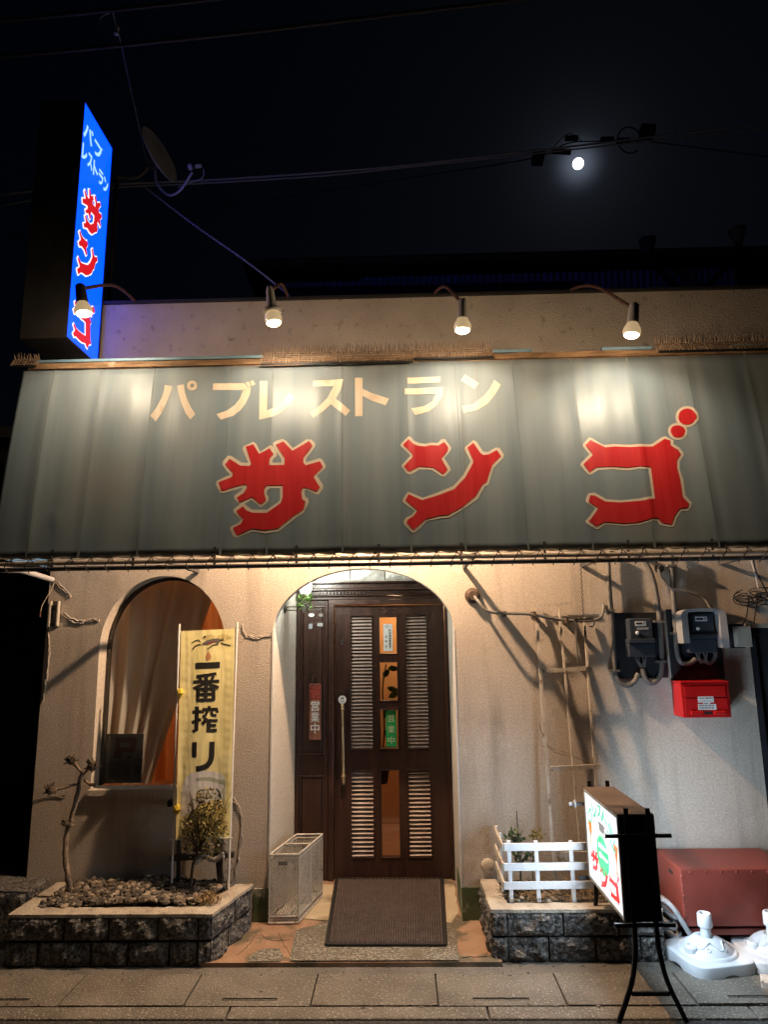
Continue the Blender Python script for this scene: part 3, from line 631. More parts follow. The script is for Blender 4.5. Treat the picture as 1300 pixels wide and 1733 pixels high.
# side door in dark metal at the right edge
sdz = P(1268, 1063).z
m = MB(); m.box((SDX, .005, -.04), (SDX + .045, .07, sdz)); m.box((SDX + .905, .005, -.04), (SDX + .95, .07, sdz)); m.box((SDX + .045, .005, sdz - .045), (SDX + .905, .07, sdz)); 
sdoor = m.build('side_door', 'shop_dark', bld, label='dark metal side door at the right end of the wall', bevel=.004)
m = MB(); m.box((SDX + .047, .035, -.03), (SDX + .903, .06, sdz - .047)); m.build('door_panel', 'shop_dark', sdoor)
m = MB(); m.box((SDX - .02, -.02, sdz + .002), (SDX + .97, .03, sdz + .03)); m.build('drip_edge', 'ivory', sdoor)

# ================================================================== AWNING / TENT SIGN
AT_Y, AB_Y, AT_Z, AB_Z = -.50, -.665, 3.392, 2.178
AX0, AX1 = -2.365, 2.95
AN = V((0, -(AT_Z - AB_Z), AT_Y - AB_Y)).normalized() * 1.0
aw_n = V((0, AT_Z - AB_Z, -(AT_Y - AB_Y)))               # plane normal
seams = [P(a, 800, -.58).x for a in (66, 150, 245, 380, 455, 578, 690, 778, 880, 985, 1085, 1190)] + [2.15, 2.5]
def fold(x, t):
    d = .010 * noise.noise(V((x * 3.1, t * .7, 3))) + .006 * noise.noise(V((x * 9.5, t * .5, 8)))
    for s in seams:
        u = (x - s - .012 * t) / .022
        if abs(u) < 4: d -= .0055 * math.exp(-u * u)
    d += .012 * math.sin(math.pi * t) * -1
    u = ((x - P(92, 862, -.65).x) / .03) ** 2 + ((t - .80) / .015) ** 2
    if u < 9: d -= .010 * math.exp(-u)
    return d
def aw(x, t, off=0.0):
    return V((x, AT_Y + (AB_Y - AT_Y) * t + fold(x, t) * min(1, 8 * t, 8 * (1.02 - t)) - off, AT_Z + (AB_Z - AT_Z) * t + .004 * noise.noise(V((x * 2, 0, 5)))))
def aw_px(px, py):
    p = PL(px, py, (0, AT_Y, AT_Z), aw_n); return p.x, (AT_Z - p.z) / (AT_Z - AB_Z)
awn = thing('tent_sign', ((AX0 + AX1) / 2, AT_Y, AB_Z), 'long faded grey-green tent sign reading パブレストラン サンゴ over the entrance', 'awning')
m = MB(); nx, nt = 266, 26; vs = []; fs = []
for j in range(nt + 1):
    for i in range(nx + 1):
        x = AX0 + (AX1 - AX0) * i / nx; t = j / nt
        if j == nt: t += .006 * abs(math.sin(x * math.pi / .116))
        vs.append(aw(x, t))
for j in range(nt):
    for i in range(nx):
        a = j * (nx + 1) + i; fs.append((a, a + 1, a + nx + 2, a + nx + 1))
m.tris(vs, fs); fabric = m.build('fabric', 'awning', awn, smooth='all')
sd_ = fabric.modifiers.new('thickness', 'SOLIDIFY'); sd_.thickness = .002; sd_.offset = 1
m = MB(); m.poly([(AX0, AT_Y + .012, AT_Z - .004), (AX1, AT_Y + .012, AT_Z - .004), (AX1, -.008, AT_Z + .06), (AX0, -.008, AT_Z + .06)]); m.build('top_sheet', 'awning_side', awn)
for x in (AX0 + .003, AX1 - .003):
    m = MB(); m.poly([(x, AT_Y + .004, AT_Z - .006), (x, AB_Y + .01, AB_Z + .01), (x, -.03, AB_Z + .02), (x, -.008, AT_Z + .05)]); m.build('side_sheet', 'awning_side', awn)
for s_ in seams:                                         # welded seams of the sheet
    m = MB(); k = 40; w = random.uniform(.0035, .006)
    for j in range(k):
        t0, t1 = j / k, (j + 1) / k; xa, xb = s_ + .012 * t0, s_ + .012 * t1
        m.poly([aw(xa - w, t0, .0022), aw(xa + w, t0, .0022), aw(xb + w, t1, .0022), aw(xb - w, t1, .0022)])
    m.build('seam', 'awning_seam', fabric)
def cut_letter(mb):                                      # split long triangles so the letter follows the folds
    me = bpy.data.meshes.new('t'); me.from_pydata([tuple(p) for p in mb.v], [], mb.f)
    bm = bmesh.new(); bm.from_mesh(me); bpy.data.meshes.remove(me)
    xs = [p.x for p in mb.v]; ys = [p.y for p in mb.v]
    x = math.floor(min(xs) / .02) * .02
    while x < max(xs):
        bmesh.ops.bisect_plane(bm, geom=bm.verts[:] + bm.edges[:] + bm.faces[:], plane_co=(x, 0, 0), plane_no=(1, 0, 0)); x += .02
    y = math.floor(min(ys) / .06) * .06
    while y < max(ys):
        bmesh.ops.bisect_plane(bm, geom=bm.verts[:] + bm.edges[:] + bm.faces[:], plane_co=(0, y, 0), plane_no=(0, 1, 0)); y += .06
    bm.verts.ensure_lookup_table(); out = MB(); out.v = [v.co.copy() for v in bm.verts]; out.f = [[v.index for v in f.verts] for f in bm.faces]; bm.verts.index_update()
    bm.free(); return out
def aw_letter(groups, name, mt, off, parent):
    m = MB()
    for i, g in enumerate(groups):
        mm = MB(); put_poly(mm, g, lambda a, b: V((*aw_px(a, b), 0))); mm = cut_letter(mm)
        o_ = off + .0007 * i
        m.tris([aw(p.x, p.y, o_) for p in mm.v], mm.f)
    return m.build(name, mt, parent)
for k in ('pa', 'bu', 're', 'su', 'to', 'ra', 'n'): aw_letter(KANA[k], 'katakana_letter', 'cream', .0034, fabric)
for k in ('sa', 'n', 'go'):
    aw_letter(CORAL[k]['cream'], 'letter_outline', 'cream', .0034, fabric)
    aw_letter(CORAL[k]['red'], 'coral_letter', 'red_vinyl', .0062, fabric)
# head beam with peeling blue tape
beam = MB(); n = 120
for i in range(n):
    xa, xb = AX0 + .04 + (AX1 - AX0 - .04) * i / n, AX0 + .04 + (AX1 - AX0 - .04) * (i + 1) / n
    h = .036 + .010 * noise.noise(V((xa * 5, 1, 0))); d = .022 + .008 * noise.noise(V((xa * 7, 4, 0)))
    beam.box((xa, AT_Y - d, AT_Z + .002), (xb + .0005, AT_Y + .02, AT_Z + .002 + h))
beam.build('head_beam', 'wood_old', awn)
for a, b in ((62, 445), (835, 900), (1020, 1105), (1240, 1300)):
    xa, xb = P(a, 612, AT_Y).x, P(b, 605, AT_Y).x
    m = MB(); m.box((xa, AT_Y - .016, AT_Z + .046), (xb, AT_Y + .03, AT_Z + .066)); m.build('blue_tape', 'blue_tape', awn, bevel=.004)
# bottom rails and lacing
RY, RZ = AB_Y - .012, P(650, 943, -.68).z - .004
m = MB(); m.tube([(AX0 - .12, RY, RZ), (AX1 + .1, RY, RZ)], .0125, 10); m.build('rail', 'rail', awn, smooth=True)
m = MB(); m.tube([(AX0 - .12, RY + .04, RZ - .028), (AX1 + .1, RY + .04, RZ - .028)], .014, 10); m.build('rail', 'rail_dark', awn, smooth=True)
m = MB(); ml = MB(); x = AX0 + .02; k = 0
while x < AX1:
    top = V((x, AB_Y - .006, AB_Z - .006 + random.uniform(-.004, .004))); nxt = V((x + .116, AB_Y - .006, AB_Z - .006))
    m.tube(spl([top, V((x - .012, RY - .017, RZ + .008)), V((x - .03, RY - .012, RZ - .022)), V((x - .033, RY + .05, RZ - .05))], 3), .0028, 5)
    m.tube(spl([top, V((x + .014, RY - .014, RZ + .010)), V((x + .03, RY + .02, RZ - .004))], 3), .0028, 5)
    ml.tube(spl([top, mid(top, nxt, .5) + V((0, -.006, .006 - .010 * (k % 3))), nxt], 3), .0026, 5)
    m.tube([top + V((0, .002, .012)), top + V((0, -.008, .004))], .005, 5)
    x += .116; k += 1
m.build('lacing', 'rope', awn)['kind'] = 'stuff'; ml.build('lacing', 'rope_light', awn)['kind'] = 'stuff'
# struts back to the wall
for x in (AX0 + .02, -1.35, P(785, 945).x, 1.2, 2.1):
    if x < AX0 + .1: continue
    m = MB(); m.bar((x, RY + .02, RZ + .01), (x, -.004, RZ + .01), .022, .022); m.build('strut', 'rail_dark', awn)
for i in range(10):
    x = -2.0 + .47 * i; m = MB(); m.bar((x, RY + .018, RZ - .02), (x, RY + .018, AB_Z + .05), .014, .010); m.build('clip', 'rail_dark', awn)
m = MB(); a, b = XP(-12, 966, AX0 - .01), P(88, 981, -.02); m.tube([V((AX0 - .10, RY + .02, RZ - .02)), V((AX0 - .02, -.30, RZ + .005)), b], .018, 12); m.build('side_pipe', 'pvc', awn, smooth=True)
# hidden lamp under the tent lighting the doorway
LX, LYP, LZ = -.20, -.43, 3.06
ul = thing('porch_lamp', (LX, -.004, LZ + .17), 'bare warm bulb fixed high under the tent sign above the doorway', 'lamp')
m = MB(); m.bar((LX, LYP - .01, LZ + .16), (LX, -.008, LZ + .20), .022); m.build('bracket', 'dark_iron', ul)
m = MB(); m.lathe((LX, LYP, LZ + .085), [(.02, .075), (.028, .05), (.028, .02)], 14); m.build('socket', 'lamp_dark', ul, smooth=True)
m = MB(); m.lathe((LX, LYP, LZ + .02), [(.004, 0), (.025, .01), (.032, .035), (.022, .07), (.016, .09)], 14); m.build('bulb', 'bulb_glow', ul, smooth=True)
light('porch_light', 'POINT', (LX, LYP, LZ - .02), 370, (1, .64, .38), .03, ul)

# ================================================================== BIRD SPIKE MATS on the tent top
def spike_mat(pa, pb, label, lattice=.085, dz=.0, spike=.062, nrow=2, dens=.0165, y0=None, drop=.02):
    xa, xb = P(pa, 612, AT_Y).x, P(pb, 612, AT_Y).x; y = AT_Y - .035 if y0 is None else y0
    zb = AT_Z - drop + dz; zt = zb + lattice
    t = thing('bird_spike_mat', ((xa + xb) / 2, y, zb), label, 'spike mat', 'bird spike mats along the tent top')
    m = MB(); n = max(2, int((xb - xa) / .019))
    slope = .035
    for i in range(n + 1):
        x = xa + (xb - xa) * i / n
        m.bar((x + random.uniform(-.001, .001), y, zb), (x, y + slope, zt), .0052 if i % 4 else .009)
    k = max(2, int(lattice / .015))
    for j in range(k + 1):
        f = j / k; m.bar((xa, y + slope * f - .002, zb + lattice * f), (xb, y + slope * f - .002, zb + lattice * f + random.uniform(-.002, .002)), .0055)
    m.build('lattice', 'spike', t)
    m = MB(); cnt = int((xb - xa) / dens)
    for r in range(nrow):
        for i in range(cnt):
            x = xa + (i + .5) * (xb - xa) / cnt + random.uniform(-.003, .003); b = V((x, y + slope + .012 * r, zt - .004))
            tip = b + V((random.uniform(-.012, .012), -.006 + random.uniform(-.01, .01), spike * random.uniform(.75, 1.1)))
            m.tube([b, tip], [.0042, .0008], 4, cap=False)
    m.build('spikes', 'spike', t)['kind'] = 'stuff'
    m = MB(); m.bar((xa, y - .004, zb - .004), (xb, y - .004, zb - .004), .010); m.build('edge_strip', 'black_metal', t)
    return t
spike_mat(24, 66, 'small bristly brown spike mat hanging off the left end of the tent top', .055, .02, .05, drop=.0)
spike_mat(443, 575, 'tan woven spike mat below the second floodlight, leftmost of the middle three', drop=.005)
spike_mat(577, 699, 'dark brown spike mat in the middle of the tent top', drop=.008)
spike_mat(701, 834, 'spike mat below the third floodlight, rightmost of the middle three', .07, .01, drop=.0)
spike_mat(1112, 1330, 'long shaded spike mat at the right end of the tent top', .065, .02, drop=.0)
def spike_row(pa, pb, label, h):
    xa, xb = P(pa, 600, -.30).x, P(pb, 600, -.30).x; z = AT_Z + .045
    t = thing('bird_spike_strip', ((xa + xb) / 2, -.32, z), label, 'spike strip', 'thin bird spike strips on the tent top')
    m = MB(); m.box((xa, -.36, z - .012), (xb, -.28, z)); m.build('base', 'spike', t); m = MB()
    for i in range(int((xb - xa) / .015)):
        b = V((xa + .015 * i + random.uniform(-.004, .004), -.32 + random.uniform(-.03, .03), z)); m.tube([b, b + V((random.uniform(-.012, .012), random.uniform(-.01, .01), h * random.uniform(.5, 1.2)))], [.003, .0006], 4, cap=False)
    m.build('spikes', 'spike', t)['kind'] = 'stuff'
spike_row(70, 445, 'low row of thin spikes below the blue sign along the tent top', .075)
spike_row(835, 965, 'low row of thin spikes right of the third floodlight', .05)
spike_row(966, 1115, 'tall row of thin spikes behind the fourth floodlight', .10)

# ================================================================== FLOODLIGHTS
def flood(top, bot, wallpx, y, label, cone=False, power=60, tilt=(0, 0)):
    a, b = P(*top, y), P(*bot, y); wz = ZT - .01
    w = V((P(*wallpx, -.01).x, -.01, wz)); ax = (a - b).normalized(); L = (a - b).length
    t = thing('floodlight', w, label, 'floodlight', 'floodlights on arms over the tent sign')
    top_p = a - ax * .012
    m = MB(); m.tube(spl([w + V((0, .06, 0)), w + V((0, -.02, .03)), mid(w, top_p, .45) + V((0, 0, .09)), top_p + V((0, .04, .012)), top_p], 6), .0105, 8); m.build('arm', 'rust', t, smooth=True)
    m = MB(); m.tube([top_p + V((.012, .03, .01)), top_p + V((-.012, .0, -.004))], .012, 8); m.build('joint', 'lamp_dark', t)
    m = MB()
    if cone: m.lathe(b, [(.034, L * .42), (.034, L * .50), (.026, L * .62), (.022, L * .9), (.016, L)], 18, ax); m.lathe(b, [(.052, L * .34), (.056, L * .36), (.056, L * .40), (.04, L * .46)], 20, ax)
    else: m.lathe(b, [(.031, L * .42), (.033, L * .46), (.027, L * .96), (.02, L)], 18, ax)
    m.build('socket', 'lamp_dark' if label.startswith('dark') else 'lamp_body', t, smooth=True)
    m = MB(); m.lathe(b, [(.043, L * .085), (.050, L * .17), (.047, L * .26), (.034, L * .38), (.027, L * .46)], 20, ax); m.build('bulb', 'bulb_glass', t, smooth=True)
    m = MB(); m.lathe(b, [(.010, 0), (.028, L * .025), (.038, L * .055), (.043, L * .084)], 20, ax); m.build('lens', 'bulb_glow', t, smooth=True)
    o = light('flood_light', 'SPOT', b - ax * .02, power, (1, .87, .67), .022, t, spot_size=R_(132), spot_blend=.45)
    light('flood_leak', 'POINT', b - ax * .02, 11, (1, .74, .47), .03, t)
    d = V((tilt[0], tilt[1], -1)).normalized(); o.rotation_euler = (-d).to_track_quat('Z', 'Y').to_euler()
    return t
LY = -.93
flood((135, 482), (142, 535), (228, 521), LY, 'dark floodlight in front of the blue sign, leftmost of the four', power=11.5, tilt=(0, .72))
flood((456, 486), (464, 552), (488, 508), LY, 'floodlight with a flared rim over the second tent section', cone=True, power=11.5, tilt=(.02, .72))
flood((783, 507), (783, 564), (736, 500), LY, 'pale floodlight above the katakana end of the tent sign, third from left', power=11.5, tilt=(0, .72))
flood((1074, 514), (1069, 572), (966, 493), LY, 'pale floodlight on a long bent arm, rightmost of the four', power=11.5, tilt=(.05, .72))

# ================================================================== BLUE VERTICAL SIGN
SX, SY0, SY1, SZ0, SZ1 = -2.11, -.505, -.03, 3.612, 5.357
vs_ = thing('projecting_sign', (SX - .12, -.02, SZ0), 'tall illuminated blue box sign with red coral letters projecting from the wall', 'sign')
m = MB(); m.box((SX - .30, SY0 + .004, SZ0), (SX - .004, SY1, SZ1)); m.build('case', 'sign_case', vs_, bevel=.006)
m = MB(); m.box((SX - .0035, SY0 + .012, SZ0 + .012), (SX, SY1 - .012, SZ1 - .012)); face = m.build('face', 'sign_blue', vs_)
m = MB()
for a, b in (((SY0, SZ0), (SY1, SZ0 + .011)), ((SY0, SZ1 - .011), (SY1, SZ1)), ((SY0, SZ0 + .0112), (SY0 + .011, SZ1 - .0112)), ((SY1 - .011, SZ0 + .0112), (SY1, SZ1 - .0112))):
    m.box((SX - .003, a[0], a[1]), (SX + .006, b[0], b[1]))
m.build('face_frame', 'sign_case', vs_)
m = MB(); m.box((SX - .24, SY1, SZ0 + .25), (SX - .19, .0, SZ0 + .29)); m.box((SX - .24, SY1, SZ0 + .95), (SX - .19, 0, SZ0 + .99)); m.build('bracket', 'dark_iron', vs_)
def sf(off): return lambda u, v: V((SX + off, SY0 + (SY1 - SY0) * u, SZ1 - (SZ1 - SZ0) * v))   # u 0..1 towards the wall, v 0..1 down
def sign_letters(groups, name, mt, u0, u1, v0, v1, off, bb=None):
    bb = bb or bbox(groups); m = MB(); f = fit(groups, bb, u0, u1, v0, v1, sf(off))
    for i, g in enumerate(groups): put_poly(m, g, (lambda a, b, i=i: f(a, b) + V((.0004 * i, 0, 0))))
    return m.build(name, mt, face)
# rotate each traced coral letter a quarter turn, as it is set on the sign
SIGNK = dict(sa=(.14, .80, .315, .515), n=(.12, .76, .535, .725), go=(.13, .78, .775, .975))
for k, (u0, u1, v0, v1) in SIGNK.items():
    bb = bbox(CORAL[k]['cream'])
    sign_letters(CORAL[k]['cream'], 'letter_outline', 'sign_white', u0, u1, v0, v1, .001, bb)
    sign_letters(CORAL[k]['red'], 'coral_letter', 'sign_red', u0, u1, v0, v1, .0045, bb)
for k, (u0, u1, v0, v1) in dict(pa=(.06, .34, .075, .150), bu=(.40, .66, .080, .150)).items():
    sign_letters(KANA[k], 'katakana_letter', 'sign_cyan', u0, u1, v0, v1, .002)
for i, k in enumerate(('re', 'su', 'to', 'ra', 'n')):
    sign_letters(KANA[k], 'katakana_letter', 'sign_cyan', .06 + .178 * i, .06 + .178 * i + .15, .178 + .0 * i, .245, .002)


# ================================================================== SATELLITE DISH on a mast behind the sign
DYp = .55
mast = V((P(196, 330, DYp).x, DYp, ZT)); dc = P(270, 262, DYp)
dish = thing('satellite_dish', (mast.x, DYp, ZT - .02), 'grey satellite dish seen edge-on behind the blue sign', 'satellite dish')
m = MB(); m.tube([mast, V((mast.x, DYp, P(200, 312, DYp).z + .05))], .016, 10); m.build('mast', 'dark_iron', dish)
nrm_ = V((.93, -.22, -.03)).normalized(); nrm_ = (V((.90, -.26, .30))).normalized()
rim = []; m = MB(); pr = [(.225, .0), (.21, -.012), (.15, -.035), (.08, -.05), (.004, -.056)]
m.lathe(dc, pr, 32, nrm_); 
d_ = m.build('reflector', 'dish', dish, smooth=True)
m = MB()
u_ = nrm_.cross(V((0, 0, 1))).normalized(); w_ = nrm_.cross(u_)
m.tube([dc + (u_ * math.cos(t) + w_ * math.sin(t)) * .226 for t in (2 * math.pi * i / 40 for i in range(41))], .006, 6); m.build('rim', 'dish_white', dish, smooth=True)
feed = P(330, 284, DYp - .18)
m = MB(); m.tube(spl([P(262, 290, DYp), P(266, 312, DYp - .02), P(285, 330, DYp - .06), P(305, 322, DYp - .12), P(325, 292, DYp - .17)], 6), .010, 8); m.build('feed_arm', 'dish_white', dish, smooth=True)
m = MB(); ax = (P(345, 281, DYp - .18) - P(318, 284, DYp - .18)).normalized(); m.lathe(P(318, 283, DYp - .18), [(.018, 0), (.026, .006), (.026, .03), (.017, .04), (.017, .10), (.012, .11)], 14, ax); m.build('feed_horn', 'dish_white', dish, smooth=True)
m = MB(); m.lathe(P(324, 283, DYp - .18), [(.0275, .01), (.0275, .03)], 14, ax); m.build('band', 'cable', dish)
m = MB(); m.bar(P(246, 268, DYp), P(262, 286, DYp), .05); m.tube(spl([V((mast.x, DYp, P(196, 300, DYp).z)), P(225, 302, DYp), P(240, 295, DYp), P(250, 284, DYp)], 5), .011, 8); m.build('bracket', 'conduit', dish)
m = MB(); m.tube(spl([P(344, 286, DYp - .18), P(343, 300, DYp - .15), P(325, 308, DYp - .12), P(300, 318, DYp - .1)], 5), .003, 5); m.build('coax', 'dish_white', dish)

# ================================================================== CABLES
def cable(name, pts, r, mt, label, n=8):
    o = MB().tube(spl(pts, n), r, 6).build(name, mt, smooth=True); return tag(o, label, 'cable')
cable('service_cable', [P(-20, 332, .8), P(80, 321, .8), P(190, 312, .8), P(330, 306, .8), P(560, 291, .9), P(760, 272, 1.0), P(1330, 205, 1.2)], .009, 'cable_grey', 'upper of two dark blue service cables passing behind the blue sign')
cable('service_cable', [P(-20, 351, .82), P(80, 335, .82), P(190, 318, .82), P(330, 311, .82), P(540, 298, .9), P(700, 282, 1.0), P(1330, 214, 1.2)], .007, 'cable_grey', 'lower of two dark blue service cables passing behind the blue sign')
cable('stay_wire', [P(190, 20, -.6), P(205, 78, -.4), P(225, 170, .1), P(247, 268, .5)], .0045, 'cable_grey', 'thin wire dropping from the overhead line to the satellite dish')
cable('guy_cable', [P(246, 318, .55), P(330, 382, .50), P(420, 445, .42), P(505, 512, .30)], .008, 'cable_grey', 'dark diagonal cable running down from the dish to the parapet')
cable('hanging_wire', [P(192, 335, .75), P(190, 400, .7), P(183, 500, .65)], .003, 'cable', 'thin wire hanging beside the right edge of the blue sign')
cable('overhead_line', [P(-30, 98, -1.2), P(130, 84, -1.2), P(420, 54, -1.2), P(720, 18, -1.2), P(1000, -15, -1.2)], .012, 'cable', 'black overhead line across the top left of the sky')
cable('overhead_line', [P(-30, 38, -1.3), P(180, 18, -1.3), P(420, -8, -1.3)], .012, 'cable', 'topmost overhead line in the upper left corner')
ins = thing('line_insulator', P(190, 36, -1.2), 'small white insulator hanging on the overhead line', 'insulator')
MB().lathe(P(196, 58, -1.2), [(.008, 0), (.014, .004), (.014, .02), (.009, .024), (.014, .03), (.014, .05), (.006, .055)], 12).build('body', 'dish_white', ins, smooth=True)
MB().tube(spl([P(185, 22, -1.2), P(168, 32, -1.2), P(178, 50, -1.2), P(200, 72, -1.2)], 5), .003, 5).build('wire_loop', 'cable_grey', ins)
# line with splice boxes below the moon
lm = thing('splice_line', P(1000, 240, 1.2), 'overhead cable with dark splice boxes beside the moon', 'cable')
MB().tube(spl([P(-30, 412, 1.2), P(330, 358, 1.2), P(700, 300, 1.2), P(900, 268, 1.2), P(960, 243, 1.2), P(1010, 239, 1.2), P(1100, 240, 1.2), P(1320, 268, 1.2)], 8), .0055, 6).build('cable', 'cable_dark', lm)
for a, b, w, h in ((911, 267, .105, .105), (1096, 223, .13, .10)):
    c = P(a, b, 1.2); MB().box(c - V((w / 2, .05, h / 2)), c + V((w / 2, .05, h / 2)), Matrix.Rotation(R_(6), 3, 'Y')).build('splice_box', 'cable_dark', lm, bevel=.006)
c = P(950, 256, 1.2); MB().tube([c - V((.09, 0, 0)), c + V((.09, 0, -.01))], [.022, .028], 8).build('splice_sleeve', 'cable_dark', lm)
for a, b in ((968, 234), (1028, 236), (1055, 238)):
    c = P(a, b, 1.2); MB().bar(c - V((.06, 0, 0)), c + V((.06, 0, 0)), .036).build('clamp', 'cable_dark', lm)
MB().tube([P(1066, 237, 1.2) + V((.11 * math.cos(t), .0, .14 * math.sin(t))) for t in (2 * math.pi * i / 20 for i in range(18))], .007, 5).build('slack_loop', 'cable_dark', lm)
MB().tube(spl([P(930, 262, 1.2), P(945, 240, 1.2), P(965, 226, 1.2), P(985, 238, 1.2)], 5), .004, 5).build('slack_loop', 'cable_dark', lm)
# the moon
mo = MB(); c = CAM + MOON_DIR * 900; bm = bmesh.new(); bmesh.ops.create_icosphere(bm, subdivisions=4, radius=6.2)
mo.v = [v.co + c for v in bm.verts]; mo.f = [[v.index for v in f.verts] for f in bm.faces]; bm.free()
tag(mo.build('moon', 'moon', smooth='all'), 'bright full moon in the night sky at the upper right', 'moon')

# ================================================================== BUILDING BEHIND
ry = 3.2
rb = thing('rear_building', (P(900, 470, ry).x, ry, ZT), 'dark building behind the parapet with corrugated metal walls', 'building')
rx0, rx1 = P(445, 470, ry).x, P(1330, 470, ry).x
ztl, ztr = P(450, 440, ry).z, P(1300, 398, ry).z; zr = (ztl + ztr) / 2 - .30
m = MB(); m.box((rx0, ry, 0), (rx1 + 2, ry + 4, zr - .02)); m.build('wall', 'dark_wall', rb)
m = MB(); m.box((rx0 - .15, ry - .35, zr - .12), (rx1 + 2, ry + 4.2, zr - .015)); m.build('roof', 'roof_dark', rb)
m = MB(); m.tube([(rx0 - .15, ry - .40, zr - .06), (rx1 + 2, ry - .40, zr - .06)], .05, 8); m.build('gutter', 'roof_dark', rb)
def corr(pa, pb, za, zb, y):
    xa, xb = P(pa, 480, y).x, P(pb, 480, y).x; n = int((xb - xa) / .0125); m = MB(); vs = []; fs = []
    for i in range(n + 1):
        x = xa + (xb - xa) * i / n; d = .012 * math.sin(x * 2 * math.pi / .075); vs += [(x, y + d, za), (x, y + d, zb)]
    for i in range(n): fs.append((2 * i, 2 * i + 2, 2 * i + 3, 2 * i + 1))
    m.tris(vs, fs); m.build('corrugated_sheet', 'corrugated', rb)
corr(610, 1250, P(900, 520, 2.9).z, P(900, 462, 2.9).z, 2.9); corr(452, 610, P(500, 530, 2.7).z, P(500, 478, 2.7).z, 2.7); corr(505, 672, P(600, 520, 2.4).z, P(600, 502, 2.4).z, 2.4)
m = MB(); m.box((P(640, 490, 2.6).x, 2.5, P(700, 505, 2.6).z), (P(985, 490, 2.6).x, 2.75, P(700, 490, 2.6).z)); m.box((P(455, 480, 2.5).x, 2.45, P(500, 505, 2.5).z), (P(680, 480, 2.5).x, 2.6, P(500, 490, 2.5).z)); m.build('ledge', 'roof_dark', rb)
for px, py in ((1097, 412), (1249, 395)):
    c = P(px, py, ry - .45); m = MB(); m.lathe(c - V((0, 0, .10)), [(.05, -.03), (.055, .0), (.085, .10), (.10, .11), (.10, .15)], 8); m.build('rain_hopper', 'conduit', rb)
    e = P(px + (60 if px < 1200 else -55), py + (85 if px < 1200 else 95), 2.6); m = MB(); m.tube([c - V((0, 0, .12)), c - V((0, 0, .22)), e], .035, 8); m.build('downpipe', 'roof_dark', rb)
nb = thing('neighbour_building', (-4.6, 1.2, 0), 'dark neighbouring building beyond the left end of the restaurant', 'building')
MB().box((-8, 1.2, -.05), (-2.75, 6, 3.4)).build('wall', 'dark_wall', nb); MB().box((-8, .9, 3.402), (-2.7, 6, 3.5)).build('eave', 'roof_dark', nb)
m = MB(); m.box((-3.9, 1.16, .6), (-3.0, 1.198, 2.0)); m.build('shutter', 'shop_dark', nb)
o = MB().box((-3.6, -.32, -.05), (P(45, 1520, -.3).x - .02, .35, P(20, 1515, -.3).z)).build('low_wall', 'block', bevel=.01); tag(o, 'low dark block wall at the far left beside the planter', 'wall')

# ================================================================== WINDOW CONTENTS
def drape(name, xa, xb, zb, zt, y, mt, label, amp=.03, freq=14, shift=0.0, cat='curtain', slant=0.0):
    n = 70; nz = 8; vs = []; fs = []
    for j in range(nz + 1):
        for i in range(n + 1):
            u, v = i / n, j / nz; x = xa + (xb + slant * v - xa) * u + shift * (1 - v) * (1 - u)
            d = amp * math.sin(u * freq * 2 + 1.5 * noise.noise(V((u * 4, v * .8, xa)))) + amp * .6 * noise.noise(V((u * 12, v, 2)))
            vs.append((x, y + d, zb + (zt - zb) * v))
    for j in range(nz):
        for i in range(n):
            a = j * (n + 1) + i; fs.append((a, a + 1, a + n + 2, a + n + 1))
    o = MB().tris(vs, fs).build(name, mt, smooth='all'); return tag(o, label, cat)
drape('curtain', WXL - .02, -1.70, WZ0 - .02, 2.2, .26, 'curtain', 'pale grey curtain behind the left half of the arched window', .024, 13, .0, slant=.44)
drape('curtain', -1.86, WXR + .05, WZ0 - .02, 2.2, .34, 'curtain_orange', 'orange-brown curtain behind the right half of the arched window', .025, 15, .05)
pxl, pxr = P(178, 1290, .17).x, P(240, 1290, .17).x; pz0, pz1 = WZ0 + .004, P(210, 1242, .17).z
pk = thing('parking_board', ((pxl + pxr) / 2, .17, pz0), 'dark grey parking notice board with a large P standing inside the arched window', 'notice board')
MB().box((pxl, .165, pz0), (pxr, .177, pz1)).build('board', 'board_grey', pk)
pf = lambda u, v: V((pxl + (pxr - pxl) * u, .1645, pz1 - (pz1 - pz0) * v))
m = MB(); put_poly(m, [[(.24, .07), (.80, .07), (.84, .12), (.82, .34), (.76, .38), (.44, .38), (.45, .50), (.20, .50), (.24, .40)], [(.38, .17), (.38, .28), (.66, .28), (.66, .17)]], pf); put_poly(m, [[(.56, .52), (.62, .45), (.74, .43), (.70, .50)]], pf); m.build('large_letter', 'ink_red', pk)
m = MB()
for ch, u0, u1, v0, v1 in (('店', .04, .22, .54, .66), ('前', .24, .42, .53, .66), ('の', .50, .68, .53, .64), ('駐', .22, .42, .70, .86), ('車', .50, .68, .69, .85), ('場', .74, .97, .66, .84)):
    put_glyph(m, ch, lambda a, b: pf(a, b), u0, u1, v1, v0, .01)
m.build('lettering', 'ink', pk)

